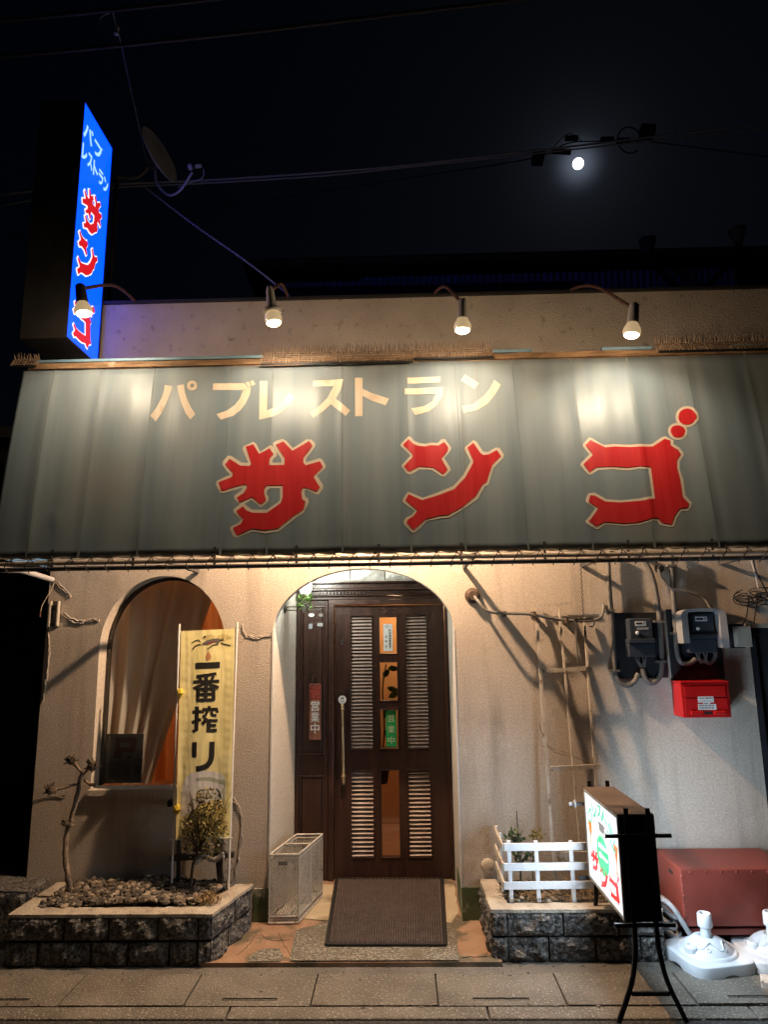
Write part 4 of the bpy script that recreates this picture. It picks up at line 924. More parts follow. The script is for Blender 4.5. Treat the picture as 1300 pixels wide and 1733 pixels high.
# ================================================================== LEFT PLANTER
ZP = .25
FL, FR, BR, BL = G(22, 1552, ZP), G(358, 1548, ZP), G(424, 1503, ZP), G(96, 1502, ZP)
BR.y = -.075; BL.y = -.03; BR.x = -.925; FL = V((-2.16, -.53, ZP)); BL.x = -2.14
lp = thing('planter', ((FL.x + FR.x) / 2, -.3, 0), 'long rough-block planter filled with gravel under the arched window', 'planter')
def rock_face(a, b, z0, z1, name, parent, mt='block', thick=.10, seed=0, rough=.030, nx=14, nz=7):
    a, b = V((a[0], a[1], 0)), V((b[0], b[1], 0)); d = (b - a).normalized(); nr = V((d.y, -d.x, 0))
    m = MB(); vs = []; fs = []
    for j in range(nz + 1):
        for i in range(nx + 1):
            u, v = i / nx, j / nz; e = min(1, 5 * min(u, 1 - u, v, 1 - v) + .0)
            p = mid(a, b, u) + V((0, 0, z0 + (z1 - z0) * v))
            q_ = p * 17 + V((seed, seed * 2, 0)); hgt = .35 + .9 * noise.noise(q_) + .4 * noise.noise(q_ * 2.7)
            vs.append(p + nr * (e * rough * max(.1, hgt)))
    for j in range(nz):
        for i in range(nx):
            k = j * (nx + 1) + i; fs.append((k, k + 1, k + nx + 2, k + nx + 1))
    k = len(vs); vs += [V((a.x, a.y, z0)) - nr * thick, V((b.x, b.y, z0)) - nr * thick, V((b.x, b.y, z1)) - nr * thick, V((a.x, a.y, z1)) - nr * thick]
    T = nz * (nx + 1)
    fs += [tuple(list(range(nx + 1)) + [k + 1, k]), tuple([T + i for i in range(nx + 1)] + [k + 2, k + 3]),
           tuple([j * (nx + 1) for j in range(nz + 1)] + [k + 3, k]), tuple([j * (nx + 1) + nx for j in range(nz + 1)] + [k + 2, k + 1])]
    m.tris(vs, fs); return m.build(name, mt, parent)
def course(a, b, cuts, z0, z1, parent, seed):
    a, b = V((a[0], a[1], 0)), V((b[0], b[1], 0)); L = (b - a).length
    for i, (u0, u1) in enumerate(zip(cuts, cuts[1:])):
        rock_face(mid(a, b, u0 + .005 / L), mid(a, b, u1 - .005 / L), z0, z1, 'block', parent, seed=seed + i * 3.7)
zc = [(.0, .114), (.126, .238)]
for r, (a, b) in enumerate(zc):
    course(FL, FR, [0, .28, .50, .74, .935, 1] if r else [0, .16, .42, .60, .80, .935, 1], a, b, lp, 3 + r * 20)
    course(FR, BR, [0, .55, 1] if r else [0, .40, 1], a, b, lp, 60 + r * 9)
    course(BL, FL, [0, .5, 1], a, b, lp, 90 + r * 9)
m = MB(); core = [(FL.x + .06, FL.y + .05), (FR.x - .06, FR.y + .05), (BR.x - .06, BR.y), (BL.x + .05, BL.y)]
for i in range(3 + 1):
    a, b = core[i], core[(i + 1) % 4]; m.poly([(*a, 0), (*b, 0), (*b, .236), (*a, .236)])
m.build('core', 'mortar', lp)
def cap_ring(outer, inner, z0, z1, parent):
    m = MB()
    def jag(pl, amp, sd):
        out = []
        for i in range(len(pl) - 1):
            a, b = V((*pl[i], 0)), V((*pl[i + 1], 0)); n = max(2, int((b - a).length / .03))
            for k in range(n): p = mid(a, b, k / n); out.append((p.x + amp * noise.noise(p * 19 + V((sd, 0, 0))), p.y + amp * noise.noise(p * 21 + V((0, sd, 0)))))
        return out + [pl[-1]]
    o, i_ = jag(outer, .006, 1), jag(inner, .016, 5)
    put_poly(m, [o + i_[::-1]], lambda a, b: V((a, b, z1)))
    for a, b in zip(o, o[1:]): m.poly([(*a, z1), (*b, z1), (*b, z0), (*a, z0)])
    for a, b in zip(i_, i_[1:]): m.poly([(*a, z1), (*b, z1), (*b, z0 - .03), (*a, z0 - .03)])
    m.build('cap', 'cap', parent)
cap_ring([(BL.x, BL.y), (FL.x, FL.y - .004), (FR.x + .006, FR.y - .004), (BR.x + .008, BR.y)], [(BL.x + .09, BL.y), (FL.x + .11, FL.y + .10), (FR.x - .08, FR.y + .10), (BR.x - .10, BR.y)], .2385, .255, lp)
m = MB(); put_poly(m, [[(BL.x + .05, BL.y), (FL.x + .08, FL.y + .07), (FR.x - .05, FR.y + .07), (BR.x - .06, BR.y)]], lambda a, b: V((a, b, .245 + .02 * noise.noise(V((a * 5, b * 5, 0))))))
m.build('soil', 'soil', lp)
def pebbles(n, inside, z, smin, smax, seed):
    rnd = random.Random(seed); m = MB(); bm = bmesh.new(); bmesh.ops.create_icosphere(bm, subdivisions=1, radius=1.0)
    bv = [v.co.copy() for v in bm.verts]; bf = [[v.index for v in f.verts] for f in bm.faces]; bm.free(); c = 0
    while c < n:
        x, y = inside(rnd)
        s = smin + (smax - smin) * rnd.random() ** 1.8; sc = V((s * rnd.uniform(.8, 1.4), s * rnd.uniform(.7, 1.1), s * rnd.uniform(.45, .8)))
        rot = Matrix.Rotation(rnd.uniform(0, 6.3), 3, 'Z') @ Matrix.Rotation(rnd.uniform(-.6, .6), 3, 'X'); o = V((x, y, z(x, y) + rnd.uniform(-.2, .55) * s)); sd = rnd.uniform(0, 99)
        m.tris([rot @ V([p[i] * sc[i] * (1 + .35 * noise.noise(p * 1.3 + V((sd, i, 0)))) for i in range(3)]) + o for p in bv], bf); c += 1
    return m
def in_lp(r):
    v = r.random(); xa = BL.x + .10 + (FL.x - BL.x) * v; xb = BR.x - .13 + (FR.x - BR.x) * v
    return xa + (xb - xa) * r.random(), -.045 + (FL.y + .10 + .045) * v
gm = pebbles(2100, in_lp, lambda x, y: .253 + .028 * math.exp(-((x + 1.5) / .35) ** 2) + .015 * noise.noise(V((x * 6, y * 6, 0))), .007, .024, 3)
def stone_mat():
    m = M['stone']; n = m.node_tree.nodes; l = m.node_tree.links
    g = n.new('ShaderNodeNewGeometry'); rp = n.new('ShaderNodeValToRGB')
    e = rp.color_ramp.elements; e[0].color = (.035, .03, .025, 1); e[1].color = (.36, .30, .23, 1); e.new(.45).color = (.08, .066, .052, 1); e.new(.75).color = (.14, .11, .085, 1)
    l.new(g.outputs['Random Per Island'], rp.inputs[0]); l.new(rp.outputs[0], n['Principled BSDF'].inputs['Base Color'])
stone_mat()
o = gm.build('gravel', 'stone'); o['kind'] = 'stuff'; tag(o, 'grey-brown gravel filling the left planter', 'gravel')

# pollarded bare tree
def knob(m, c, r, n=14, seed=0):
    rnd = random.Random(seed)
    m.lathe(c, [(r * .3, -r), (r * .95, -r * .45), (r, 0), (r * .8, r * .6), (r * .2, r)], 9)
    for i in range(n):
        d = V((rnd.uniform(-1, 1), rnd.uniform(-1, .6), rnd.uniform(-.5, 1))).normalized(); m.tube([c + d * r * .6, c + d * r * rnd.uniform(1.3, 1.9)], [r * .26, r * .14], 5)
TY = -.28
tree = thing('pollarded_tree', G(118, 1512, .25), 'small bare pollarded tree with knobby ends in the left of the gravel planter', 'tree')
tp = [G(119, 1514, .25)] + [P(a, b, TY) for a, b in ((114, 1482), (110, 1450), (113, 1410), (122, 1380), (130, 1348), (135, 1318), (141, 1308))]
tp = spl(tp, 5); m = MB(); m.tube([p + V((noise.noise(p * 30) * .006, 0, 0)) for p in tp], [.017 - .007 * i / len(tp) + .003 * abs(noise.noise(p * 40)) for i, p in enumerate(tp)], 10); m.build('trunk', 'bark', tree, smooth=True)
for path, kr in ((((135, 1326), (118, 1330), (100, 1335), (84, 1337)), .026), (((140, 1310), (130, 1298), (120, 1287)), .024), (((139, 1312), (148, 1303), (156, 1296)), .030), (((124, 1397), (117, 1396), (110, 1393)), .018), (((143, 1320), (152, 1328), (158, 1328)), .010)):
    pts = spl([P(a, b, TY - .02 * i) for i, (a, b) in enumerate(path)], 5); m = MB(); m.tube(pts, [.0085 + .003 * noise.noise(p * 50) for p in pts], 8)
    br = m.build('branch', 'bark', tree, smooth=True); m = MB(); knob(m, pts[-1], kr, 16, int(kr * 1e4)); m.build('knob', 'bark_dark', br)

# nobori flag and its stand
FY = -.13
flag = thing('banner_flag', P(345, 1500, FY), 'yellow vertical banner flag reading 一番搾り on white poles beside the arched window', 'banner')
FYL, FYR = -.14, -.12
FT, FB = .055, -.06
fa, fb, fc, fd = P(306, 1068, FYL + FT), P(398, 1064, FYR + FT), P(389, 1420, FYR + FB), P(297, 1420, FYL + FB)     # corners
def fpt(u, v, off=0.0):
    p = mid(mid(fa, fb, u), mid(fd, fc, u), v)
    d = .004 * math.sin(u * 9 + 2 * v) * (.4 + v) + .003 * noise.noise(V((u * 3, v * 4, 1))) + .0013 * noise.noise(V((u * 6 + v * 5, v * 15, 4))) + .0016 * noise.noise(V((u * 18, v * 7 - u * 4, 9)))
    d *= min(1, 12 * u, 12 * (1 - u))
    d += .0004 * (math.sin(v * 150) if (u < .16 or u > .84) and .03 < u < .97 else 0)
    return p + V((0, d - off, 0))
def fgrid(u0, u1, v0, v1, off, nx, nz):
    m = MB(); vs = [fpt(u0 + (u1 - u0) * i / nx, v0 + (v1 - v0) * j / nz, off) for j in range(nz + 1) for i in range(nx + 1)]
    return m.tris(vs, [(j * (nx + 1) + i, j * (nx + 1) + i + 1, (j + 1) * (nx + 1) + i + 1, (j + 1) * (nx + 1) + i) for j in range(nz) for i in range(nx)])
cloth = fgrid(0, 1, 0, 1, 0, 40, 150).build('cloth', 'flag', flag, smooth='all')
def fprint(name, mt, groups, off=.003, cut=True):
    m = MB()
    for i, g in enumerate(groups):
        mm = MB(); put_poly(mm, g, lambda a, b: V((a, b, 0)))
        me = bpy.data.meshes.new('t'); me.from_pydata([tuple(p) for p in mm.v], [], mm.f); bm = bmesh.new(); bm.from_mesh(me); bpy.data.meshes.remove(me)
        xs = [p.x for p in mm.v]; ys = [p.y for p in mm.v]
        for ax_, lo, hi, st in ((0, min(xs), max(xs), .05), (1, min(ys), max(ys), .0125)):
            k = math.ceil(lo / st) * st
            while k < hi:
                bmesh.ops.bisect_plane(bm, geom=bm.verts[:] + bm.edges[:] + bm.faces[:], plane_co=(k, 0, 0) if ax_ == 0 else (0, k, 0), plane_no=(1, 0, 0) if ax_ == 0 else (0, 1, 0)); k += st
        bm.verts.index_update(); m.tris([fpt(v.co.x, v.co.y, off * .4 + .00012 * i) for v in bm.verts], [[v.index for v in f.verts] for f in bm.faces]); bm.free()
    return m.build(name, mt, cloth)
def rect(a, b, c, d): return [(a, c), (b, c), (b, d), (a, d)]
def thick(pts, w):                              # polyline -> stroke polygon in flag units (aspect corrected)
    A = 3.75; L = []; Rr = []
    for i, p in enumerate(pts):
        a = pts[max(0, i - 1)]; b = pts[min(len(pts) - 1, i + 1)]; dx, dy = b[0] - a[0], (b[1] - a[1]) * A; n = math.hypot(dx, dy) or 1
        nx_, ny_ = -dy / n * w / 2, dx / n * w / 2 / A; L.append((p[0] + nx_, p[1] + ny_)); Rr.append((p[0] - nx_, p[1] - ny_))
    return L + Rr[::-1]
st = lambda w, *p: [thick(list(p), w)]
# 一 番 搾 り in heavy strokes
fprint('character', 'ink', [[rect(.28, .73, .166, .198)]])
vb = .222; B = lambda x, y: (.25 + .48 * x, vb + .135 * y)
W_ = .076
fprint('character', 'ink', [st(W_ * .8, B(.12, .10), B(.5, .07), B(.88, .02)), st(W_ * .8, B(0, .30), B(1, .30)), st(W_ * .9, B(.5, .05), B(.5, .52)), st(W_ * .7, B(.24, .12), B(.31, .27)), st(W_ * .7, B(.78, .10), B(.69, .27)),
    st(W_ * .8, B(.44, .33), B(.28, .44), B(.02, .54)), st(W_ * .8, B(.56, .33), B(.72, .44), B(.98, .54)),
    st(W_ * .8, B(.20, .54), B(.20, 1)), st(W_ * .8, B(.80, .54), B(.80, 1)), st(W_ * .75, B(.16, .57), B(.84, .57)), st(W_ * .7, B(.2, .76), B(.8, .76)), st(W_ * .75, B(.16, .965), B(.84, .965)), st(W_ * .8, B(.5, .57), B(.5, .96))])
vb2 = .384; B2 = lambda x, y: (.245 + .47 * x, vb2 + .125 * y)
fprint('character', 'ink', [st(W_, B2(.18, 0), B2(.18, .92), B2(.04, .95)), st(W_ * .8, B2(0, .22), B2(.36, .20)), st(W_ * .8, B2(0, .62), B2(.36, .50)), st(W_ * .7, B2(.66, 0), B2(.66, .14)), st(W_ * .8, B2(.42, .26), B2(.42, .13), B2(.97, .13), B2(.97, .26)),
    st(W_ * .7, B2(.60, .20), B2(.52, .36), B2(.42, .42)), st(W_ * .7, B2(.76, .20), B2(.80, .36), B2(.95, .37)), st(W_ * .8, B2(.56, .44), B2(.48, .62), B2(.40, .68)), st(W_ * .75, B2(.50, .56), B2(1, .56)), st(W_ * .9, B2(.66, .56), B2(.66, 1)), st(W_ * .7, B2(.66, .75), B2(.95, .75)), st(W_ * .7, B2(.66, .94), B2(.98, .94))])
vb3 = .555; B3 = lambda x, y: (.29 + .36 * x, vb3 + .130 * y)
fprint('character', 'ink', [st(.085, B3(.05, .0), B3(.05, .55)), st(.095, B3(.93, 0), B3(.93, .52)), st(.095, B3(.93, .48), B3(.90, .64), B3(.82, .78)), st(.095, B3(.84, .75), B3(.70, .87), B3(.52, .925)), st(.095, B3(.56, .915), B3(.36, .955), B3(.16, .97))])
# leaping beast emblem, drop
fprint('emblem', 'flag_gold', [[[(.40, .045), (.46, .028), (.56, .024), (.64, .034), (.60, .05), (.46, .056)]], [[(.66, .034), (.76, .024), (.86, .030), (.93, .048), (.84, .048), (.90, .056), (.78, .060), (.70, .052)]]], .002)
fprint('emblem', 'flag_grey', [[[(.40, .068), (.48, .055), (.60, .046), (.70, .046), (.74, .058), (.70, .072), (.62, .066), (.50, .076), (.42, .078)]]], .003)
fprint('emblem', 'flag_wine', [[[(.48, .072), (.60, .060), (.66, .062), (.56, .072), (.50, .076)]]], .004)
fprint('emblem', 'ink', [st(.02, (.36, .062), (.33, .050), (.26, .054), (.20, .066)), st(.02, (.38, .074), (.31, .076), (.25, .086), (.22, .100)), st(.02, (.70, .074), (.60, .080), (.50, .098)), st(.02, (.74, .070), (.84, .080), (.92, .086)), st(.03, (.42, .040), (.46, .032)), st(.02, (.72, .054), (.77, .056), (.78, .046))], .0045)
fprint('drop', 'drop', [[[(.515, .110), (.55, .125), (.57, .138), (.555, .152), (.515, .157), (.475, .152), (.465, .138), (.485, .125)]]])
# beer glass picture
fprint('glass_picture', 'flag_white', [[[(.08, .84), (.09, .77), (.14, .725), (.26, .700), (.46, .690), (.66, .695), (.80, .705), (.88, .725), (.90, .77), (.90, .82), (.60, .83), (.30, .87), (.20, .90), (.10, .90)]]], .002)
fprint('glass_picture', 'flag_beer', [[[(.20, .905), (.30, .872), (.60, .832), (.90, .822), (.90, .97), (.16, .97)]]], .0022)
fprint('glass_picture', 'flag_shade', [[[(.36, .722), (.60, .720), (.78, .735), (.89, .730), (.86, .755), (.70, .745), (.50, .735), (.34, .738)]], st(.03, (.88, .74), (.87, .80), (.86, .86))], .003)
fprint('glass_print', 'ink', [st(.02, (.38, .790), (.44, .778), (.50, .782)), st(.02, (.40, .806), (.46, .796)), st(.02, (.72, .775), (.78, .79), (.80, .805)), st(.02, (.76, .80), (.82, .815)), st(.045, (.40, .835), (.50, .832)), st(.03, (.80, .835), (.80, .85), (.75, .862))], .004)
for u0, v0 in ((-.03, .315), (-.03, .865)):
    m = MB(); a = fpt(0, v0); m.tube([a + V((0, -.012, -.018)), a + V((.012, -.016, 0)), a + V((0, -.012, .024))], .018, 6); m.build('tape_tie', 'tape_yellow', flag)
m = MB(); m.tube([P(303, 1056, FYL + FT + .004), P(290, 1494, FYL + FB + .004)], .0075, 8); m.build('pole', 'pole_white', flag, smooth=True)
m = MB(); m.tube([P(401, 1053, FYR + FT + .004), P(386, 1504, FYR + FB + .004)], .0075, 8); m.build('pole', 'pole_white', flag, smooth=True)
m = MB(); m.tube([P(299, 1069, FYL + FT + .006), P(404, 1066, FYR + FT + .006)], .004, 6); m.build('crossbar', 'pole_white', flag, smooth=True)
m = MB(); m.tube([P(287, 1421, FYL + FB - .004), P(393, 1418, FYR + FB - .004)], .004, 6); m.build('crossbar', 'pole_white', flag, smooth=True)
st_ = thing('flag_stand', G(340, 1495, .25), 'dark low frame behind the banner poles with plastic film tied to its bar', 'stand')
for a, b, w in (((303, 1412), (302, 1492), .024), ((374, 1418), (372, 1500), .026)):
    m = MB(); m.bar(P(*a, FY + .04), P(*b, FY + .04), w); m.build('leg', 'dark_iron', st_)
m = MB(); m.bar(P(288, 1452, FY + .03), P(396, 1446, FY + .03), .03); m.build('bar', 'dark_iron', st_)
m = MB(); m.bar(P(366, 1420, FY + .07), P(374, 1500, FY + .07), .03); m.build('post', 'bark_dark', st_)
m = MB(); pts = spl([P(330, 1460, FY + .02), P(345, 1448, FY), P(360, 1456, FY + .01), P(378, 1447, FY)], 5); m.tube(pts, [.016 + .007 * noise.noise(p * 60) for p in pts], 7); m.build('plastic_film', 'pvc', st_)
m = MB()
rnd = random.Random(5)
for i in range(9):
    a = P(375 + rnd.uniform(-4, 16), 1425 + rnd.uniform(0, 50), FY - .01); m.tube(spl([a, a + V((rnd.uniform(-.03, .03), -.01, -.03)), a + V((rnd.uniform(-.03, .03), 0, -.07))], 4), .0018, 4)
m.build('wire_tangle', 'cable', st_)['kind'] = 'stuff'
ob = thing('outlet_box', P(288, 1359, -.005), 'small black outlet box on the wall left of the banner', 'outlet')
MB().box(P(282, 1366, -.05) , P(296, 1352, -.003)).build('body', 'black_metal', ob, bevel=.004)

# shrub in front of the flag
def leaf_cloud(n, centre, rad, size, seed, squash=None, hollow=.25):
    rnd = random.Random(seed); m = MB()
    for i in range(n):
        while True:
            d = V((rnd.uniform(-1, 1), rnd.uniform(-1, 1), rnd.uniform(-1, 1)))
            if hollow < d.length < 1 and noise.noise(d * 2.6 + V((seed, 0, 0))) > -.18: break
        p = centre + V((d.x * rad.x * (1 - .35 * max(0, d.z)), d.y * rad.y, d.z * rad.z)); s = size * rnd.uniform(.6, 1.3)
        a = V((rnd.uniform(-1, 1), rnd.uniform(-1, 1), rnd.uniform(-.3, 1))).normalized(); b = a.cross(V((rnd.uniform(-1, 1), rnd.uniform(-1, 1), rnd.uniform(-1, 1)))).normalized()
        m.poly([p, p + a * s * .5 + b * s * .28, p + a * s, p + a * s * .5 - b * s * .28])
    return m
sc_ = P(346, 1397, -.24)
shrub = thing('shrub', V((P(322, 1492, -.24).x, -.24, .25)), 'small olive twiggy shrub in front of the yellow banner', 'shrub')
m = MB(); base = V((P(322, 1492, -.24).x, -.24, .25)); top = P(334, 1440, -.24)
m.tube(spl([base, P(326, 1465, -.24), top], 5), [.008] * 10 + [.006], 6)
rnd = random.Random(11)
for i in range(58):
    e = sc_ + V((rnd.uniform(-.14, .14), rnd.uniform(-.07, .07), rnd.uniform(-.12, .23))); m.tube(spl([top, mid(top, e, .5) + V((rnd.uniform(-.02, .02), 0, -.01)), e], 3), [.004, .003, .003, .002, .002, .0015, .001], 4)
m.build('trunk', 'bark_dark', shrub)
leaf_cloud(1150, sc_, V((.145, .085, .21)), .021, 5, hollow=.1).build('crown', 'leaf_olive', shrub)
dc_ = thing('dry_plant', G(352, 1530, .26), 'clump of dried brown flowers at the front right of the gravel', 'plant')
leaf_cloud(420, G(352, 1530, .26) + V((0, .02, .02)), V((.07, .045, .035)), .014, 9, hollow=0).build('dry_heads', 'dry', dc_)
m = MB(); rnd = random.Random(2)
for i in range(30):
    a = G(352, 1530, .25) + V((rnd.uniform(-.06, .06), rnd.uniform(-.02, .04), 0)); m.tube([a, a + V((rnd.uniform(-.01, .01), 0, .045))], .0014, 4)
m.build('stems', 'dry', dc_)

# small switch housing and dangling wire on the left corner of the wall
sb = thing('switch_housing', P(90, 1038, -.01), 'small open switch housing on the wall corner left of the arched window', 'switch box')
a, b = P(81, 1060, -.03), P(100, 1017, -.03)
MB().box((a.x, -.012, a.z), (b.x, -.002, b.z)).build('back_plate', 'lamp_dark', sb)
for x in (a.x, b.x - .009): MB().box((x, -.04, a.z), (x + .009, -.0125, b.z)).build('side_cheek', 'ivory', sb)
MB().box((a.x + .009, -.03, a.z), (b.x - .009, -.0125, a.z + .02)).build('terminal', 'rail_dark', sb)
MB().tube(spl([P(92, 985, -.03), P(85, 1000, -.06), P(72, 1022, -.08), P(68, 1035, -.08)], 5), .0022, 5).build('loose_wire', 'rope_light', sb)
MB().tube([P(68, 1035, -.08), P(67, 1044, -.08)], .005, 6).build('wire_tip', 'rust', sb)

# ================================================================== ENTRANCE THINGS
# doormat with rubber studs
mA, mB_, mC, mD = [G(*p, .03) for p in ((569, 1488), (749, 1488), (755, 1600), (552, 1600))]
dm = thing('doormat', mid(mA, mC, .5).xy.to_3d() + V((0, 0, .027)), 'dark brown ribbed rubber doormat in front of the entrance door', 'doormat')
def mpt(u, v, z): p = mid(mid(mA, mB_, u), mid(mD, mC, u), v); return V((p.x, p.y, .028 + z))
m = MB(); m.prism([mpt(0, 0, 0), mpt(1, 0, 0), mpt(1, 1, 0), mpt(0, 1, 0)], (0, 0, .005)); m.build('backing', 'mat_edge', dm)
m = MB(); nu, nv = 46, 44
for i in range(nu):
    for j in range(nv):
        u, v = .022 + .956 * (i + .5) / nu, .018 + .964 * (j + .5 + (.5 if i % 2 else 0)) / (nv + .5); du, dv = .0072, .0092
        h = .0135 + .003 * random.random(); b = [mpt(u - du, v - dv, .0048), mpt(u + du, v - dv, .0048), mpt(u + du, v + dv, .0048), mpt(u - du, v + dv, .0048)]
        t = [mpt(u - du * .6, v - dv * .6, h), mpt(u + du * .6, v - dv * .6, h), mpt(u + du * .6, v + dv * .6, h), mpt(u - du * .6, v + dv * .6, h)]
        m.tris(b + t, [(4, 5, 6, 7), (0, 1, 5, 4), (1, 2, 6, 5), (2, 3, 7, 6), (3, 0, 4, 7)])
o = m.build('studs', 'mat_rubber', dm); o['kind'] = 'stuff'
m = MB()
for a, b in (((0, 0), (1, 0)), ((1, 0), (1, 1)), ((1, 1), (0, 1)), ((0, 1), (0, 0))): m.bar(mpt(*a, .007), mpt(*b, .007), .018, .008)
m.build('border', 'mat_edge', dm)

# two-compartment mesh bin
bA, bB = V((-.828, -.052, .026)), V((-.650, -.046, .026)); bl = V((.095, .435, 0)); bh = V((.0, 0, .385))
bin_ = thing('mesh_bin', (bA + bB + bl) / 2, 'white wire mesh double bin standing inside the doorway', 'bin')
def mesh_panel(o, u, v, cell=.0160, w=.0048):
    L, H = u.length, v.length; U, Vv = u.normalized(), v.normalized(); m = MB(); nrm = U.cross(Vv)
    c = -H
    while c < L:                                  # diagonals both ways, clipped to the panel
        for s in (0, 1):
            x0, y0, x1, y1 = c, 0, c + H * .62, H
            if x0 < 0: y0 = -x0 / .62; x0 = 0
            if x1 > L: y1 = (L - c) / .62; x1 = L
            if y0 < y1 and x1 > x0:
                a_, b_ = (x0, x1) if s == 0 else (L - x0, L - x1)
                p, q_ = o + U * a_ + Vv * y0, o + U * b_ + Vv * y1; d = (q_ - p).normalized(); sd = d.cross(nrm) * w / 2
                k = nrm * (.0006 if s else -.0006); m.tris([p - sd + k, p + sd + k, q_ + sd + k, q_ - sd + k], [(0, 1, 2, 3)])
        c += cell
    return m
for o_, u, v in ((bA, bB - bA, bh), (bA + bl, bB - bA, bh), (bA, bl, bh), (bB, bl, bh), (bA + bl * .5, bB - bA, bh)):
    pn = mesh_panel(o_, u, v).build('mesh_panel', 'bin_white', bin_); pn['kind'] = 'stuff'
def hoop(z, r, mt='bin_white'):
    c = [bA, bB, bB + bl, bA + bl, bA]; m = MB()
    for a, b in zip(c, c[1:]): m.tube([a + bh * z, b + bh * z], r, 6)
    m.build('rim', mt, bin_, smooth=True)
hoop(1, .0055); hoop(.945, .0035); hoop(.01, .005); hoop(.10, .003)
MB().tube([bA + bl * .5 + bh, bB + bl * .5 + bh], .005, 6).build('divider_bar', 'bin_white', bin_)
for c in (bA, bB, bB + bl, bA + bl, bB + bl * .5, bA + bl * .5): MB().tube([c, c + bh], .003, 6).build('upright', 'bin_white', bin_)
MB().prism([bA + V((.02, .02, .025)), bB + V((-.015, .02, .025)), bB + bl * .95 + V((-.015, 0, .025)), bA + bl * .95 + V((.02, 0, .025))], (0, 0, .003)).build('floor_plate', 'ivory', bin_)
MB().box(bA + V((.055, -.004, .325)), bA + V((.11, -.001, .345))).build('tag_plate', 'conduit', bin_)

# hanging wooden open-sign
hx0, hx1 = P(523.5, 1200, BY - .07).x, P(543.5, 1200, BY - .07).x; hz0, hz1 = P(533, 1252, BY - .07).z, P(533, 1157, BY - .07).z; HY = BY - .066
hs = thing('hanging_sign', ((hx0 + hx1) / 2, HY, hz0), 'wooden board hanging on a chain and reading 営業中 left of the door', 'sign')
bd = MB().box((hx0, HY - .010, hz0), (hx1, HY, hz1)).build('board', 'sign_wood', hs, bevel=.003)
hf = lambda u, v: V((hx0 + (hx1 - hx0) * u, HY - .0115, hz1 - (hz1 - hz0) * v))
MB().poly([hf(.02, .01), hf(.98, .01), hf(.98, .29), hf(.02, .29)]).build('red_panel', 'sign_wood_red', bd)
for i, ch in enumerate('営業中'):
    m = MB(); put_glyph(m, ch, lambda a, b: hf(a, b) + V((0, -.0012, 0)), .13, .87, .30 + .20 * (i + 1) - .012, .30 + .20 * i + .005, .012); m.build('character', 'paper', bd)
m = MB(); c = hf(.5, 0)
for s in (-1, 1):
    for k in range(7):
        t = k / 6; p = c + V((s * (.024 - .006 * t * t * 1.6), .004, .004 + .062 * t - .012 * t * t)); m.tube([p, p + V((-s * .003, .003 * (-1) ** k, .008))], .0028, 5)
m.tube([c + V((-.014, .004, .056)), c + V((0, .004, .063)), c + V((.014, .004, .056))], .003, 5)
m.build('chain', 'dark_iron', hs)
MB().tube([c + V((0, .05, .06)), c + V((0, .0, .062))], .003, 5).build('hook', 'dark_iron', hs)
# green strip, certificate, push sticker, stickers on the side panel
gx0, gx1 = D(653.5, 1230).x, D(671, 1230).x; gz0, gz1 = D(660, 1264).z, D(660, 1202).z
gs = thing('green_notice', ((gx0 + gx1) / 2, BY - .004, gz0), 'green notice strip reading 営業中 behind the third door pane', 'notice')
MB().box((gx0, BY - .003, gz0), (gx1, BY - .0012, gz1)).build('strip', 'strip_green', gs)
m = MB(); gf = lambda u, v: V((gx0 + (gx1 - gx0) * u, BY - .0042, gz1 - (gz1 - gz0) * v))
for i, ch in enumerate('営業中'): put_glyph(m, ch, gf, .18, .82, .12 + .30 * i + .20, .12 + .30 * i, .0)
m.build('lettering', 'strip_ink', gs)
cx0, cx1 = D(649, 1080).x, D(664.5, 1080).x; cz0, cz1 = D(656, 1102).z, D(656, 1056).z
ce = thing('certificate_sticker', ((cx0 + cx1) / 2, BY - .004, cz0), 'white certificate sticker with vertical print on the top door pane', 'sticker')
MB().box((cx0, BY - .003, cz0), (cx1, BY - .0012, cz1)).build('plate', 'paper', ce, bevel=.0008)
m = MB(); cf = lambda u, v: V((cx0 + (cx1 - cx0) * u, BY - .0042, cz1 - (cz1 - cz0) * v))
for i, ch in enumerate('防犯推進事業者'): put_glyph(m, ch, cf, .58, .84, .20 + .098 * i + .082, .20 + .098 * i, .02)
for i, ch in enumerate('登録証'): put_glyph(m, ch, cf, .20, .44, .42 + .18 * i + .085, .42 + .18 * i, .02)
m.build('lettering', 'ink', ce)
m = MB()
for t in range(5): a = t * 1.256; put_poly(m, [[(.40 + .05 * math.cos(a), .10 + .015 * math.sin(a)), (.40 + .22 * math.cos(a + .3), .10 + .07 * math.sin(a + .3)), (.40 + .22 * math.cos(a - .3), .10 + .07 * math.sin(a - .3))]], cf)
m.build('crest', 'cable_grey', ce)
pc = D(580, 1183.5) + V((0, -.032, 0))
ps = thing('push_sticker', pc, 'round white sticker marked 押 at the top of the door handle', 'sticker')
MB().lathe(pc, [(.030, 0), (.030, .0025)], 28, (0, -1, 0)).build('disc', 'paper', ps)
m = MB(); put_glyph(m, '押', lambda a, b: pc + V((a, -.0036, b)), -.010, .010, -.002, .018, .02)
for i, ch in enumerate('PUSH'): put_glyph(m, ch, lambda a, b: pc + V((a, -.0036, b)), -.014 + .0072 * i, -.0085 + .0072 * i, -.016, -.009, .02)
m.build('lettering', 'ink', ps)
